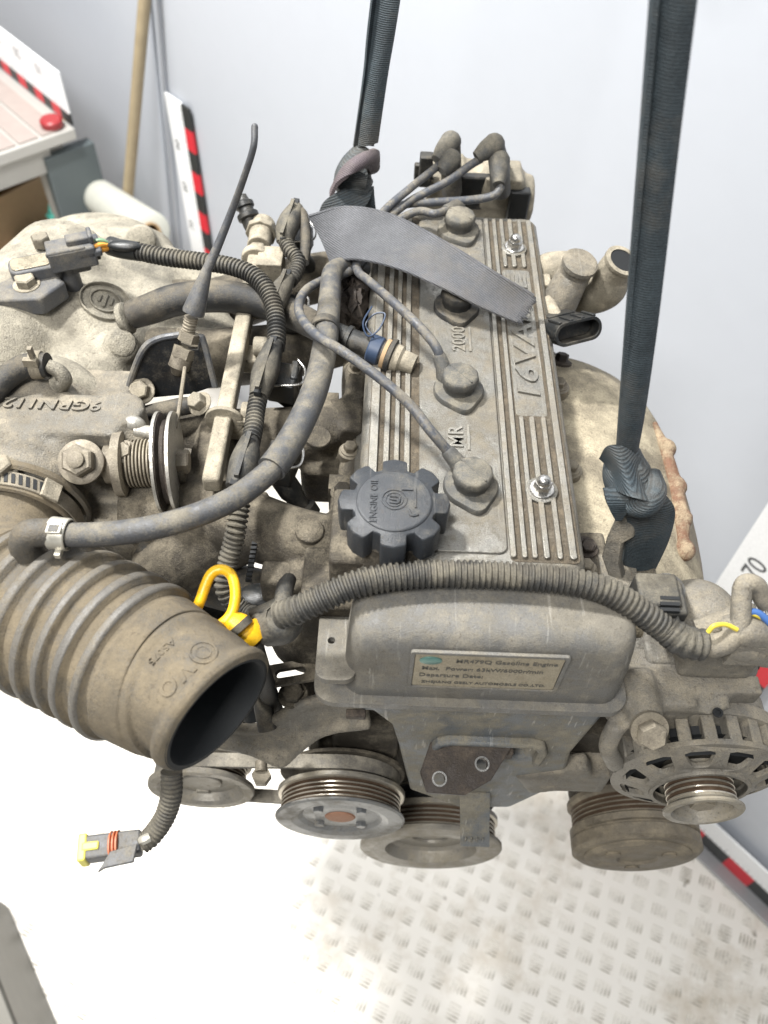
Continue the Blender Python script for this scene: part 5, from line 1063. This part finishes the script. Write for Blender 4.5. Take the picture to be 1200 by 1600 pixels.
# tail: centre line and cross vectors taken between its upper and lower edges
RG = random.Random(11)
up_ = ZP((482, 338, 34), (540, 324, 40), (610, 336, 44), (690, 376, 42), (770, 425, 36), (834, 462, 24)); lo_ = ZP((516, 410, 8), (556, 404, 26), (620, 418, 32), (690, 448, 30), (750, 478, 22), (808, 503, 12))
m = MB(); m.ribbon([(a + b) / 2 for a, b in zip(up_, lo_)], [(a - b) / 2 for a, b in zip(up_, lo_)], 2.4, 10, curl=-3); m.tube(up_, 1.5, 6, 10); m.tube(lo_, 1.5, 6, 10)
for _ in range(1):
    e = (up_[-1] - lo_[-1]); dd = (up_[-1] - up_[-2]).normalized()
    for k in range(44):
        p = lo_[-1] + e * ((k + .5) / 44); l_ = RG.uniform(.5, 3.2) + 2.6 * sin(k * .37) ** 2; m.tube([p - dd * 3, p + dd * l_ * .6 - Z * .6, p + dd * l_ + e * RG.uniform(-.03, .03) - Z * RG.uniform(.5, 3)], [.75, .6, .25], 5, 2)
m.build('loose_tail', 'strap_grey', S1)
# right strap: two folded bands, knot, and the loop through the lifting eye
S2 = thing('lifting_strap', Zp(1000, 900, -40), 'dark green strap at right, knotted to the lifting eye', 'strap', 'lifting straps')
k2 = Zp(985, 735, 30); d2 = (ROT.transposed() @ (k2 - CAM)).z * -1
m = MB(); pts = hang(DV(980, 715, d2), DV(1058, 0, d2 - 190), (5, 2, 1, .75, .42, .16, 0))
m.ribbon(pts, [cr * 7 + cf * 6, cr * 7 + cf * 6, cr * 6.6 + cf * 6, cr * 7 + cf * 5, cr * 8 + cf * 4, cr * 7.5 + cf * 2, cr * 6], 2.6, 10, curl=4); m.build('hanging_band', 'strap_green', S2)
pts = hang(DV(972, 715, d2 + 6), DV(1030, 0, d2 - 186), (5, 2, 1, .75, .42, .16, 0))
m = MB(); m.ribbon(pts, [cr * 4 - cf * 11, cr * 4 - cf * 11, cr * 4 - cf * 10, cr * 4.4 - cf * 10, cr * 5 - cf * 9, cr * 4.6 - cf * 8, cr * 4 - cf * 6], 2.6, 10, curl=-3); m.build('hanging_band', 'strap_green', S2)
m = MB(); a1 = [DV(948, 722, d2 - 2), DV(958, 700, d2 - 14), DV(978, 715, d2 - 20), DV(1002, 740, d2 - 16), DV(1004, 768, d2 - 8)]; wv = ROT @ Vector((.35, -.93, .1))
m.ribbon([DV(948, 738, d2 - 2), DV(968, 735, d2 - 18), DV(992, 742, d2 - 18), DV(1012, 752, d2 - 6), DV(1014, 760, d2 + 8)], W(wv, 10, 17, 18, 14, 10), 3, 8, curl=3); m.build('knot_wrap', 'strap_green', S2)
m = MB(); m.tube([DV(980, 700, d2), DV(978, 730, d2 + 4), DV(986, 765, d2 + 4), DV(1000, 790, d2 + 8)], [8, 15, 15, 12], 18, 8); m.tube([DV(985, 792, d2 - 6), DV(1006, 790, d2 - 12), DV(1022, 770, d2 - 8), DV(1018, 740, d2)], [6, 8, 8, 6], 14, 8); m.build('knot', 'strap_green', S2)
m = MB(); m.ribbon([DV(962, 760, d2 - 8), DV(968, 785, d2 - 8), DV(966, 812, d2 + 2)], W(cr, 8, 8, 2), 2.4); m.build('knot_tip', 'strap_green', S2)
m = MB(); q = [Zp(1006, 775, 14), Zp(1016, 800, 4), Zp(1012, 840, -20), Zp(1000, 880, -50), Zp(990, 915, -74)]; m.ribbon(q, W(cr, 14, 16, 15, 13, 9), 2.8, 8, curl=4); m.build('loop_band', 'strap_green', S2)
m = MB(); q = [Zp(1000, 780, 8), Zp(1006, 810, -6), Zp(1002, 850, -30), Zp(992, 890, -60)]; m.ribbon(q, W(cr * .9 + cf * .4, 12, 15, 14, 11), 2.8, 8); m.build('loop_band', 'strap_green', S2)
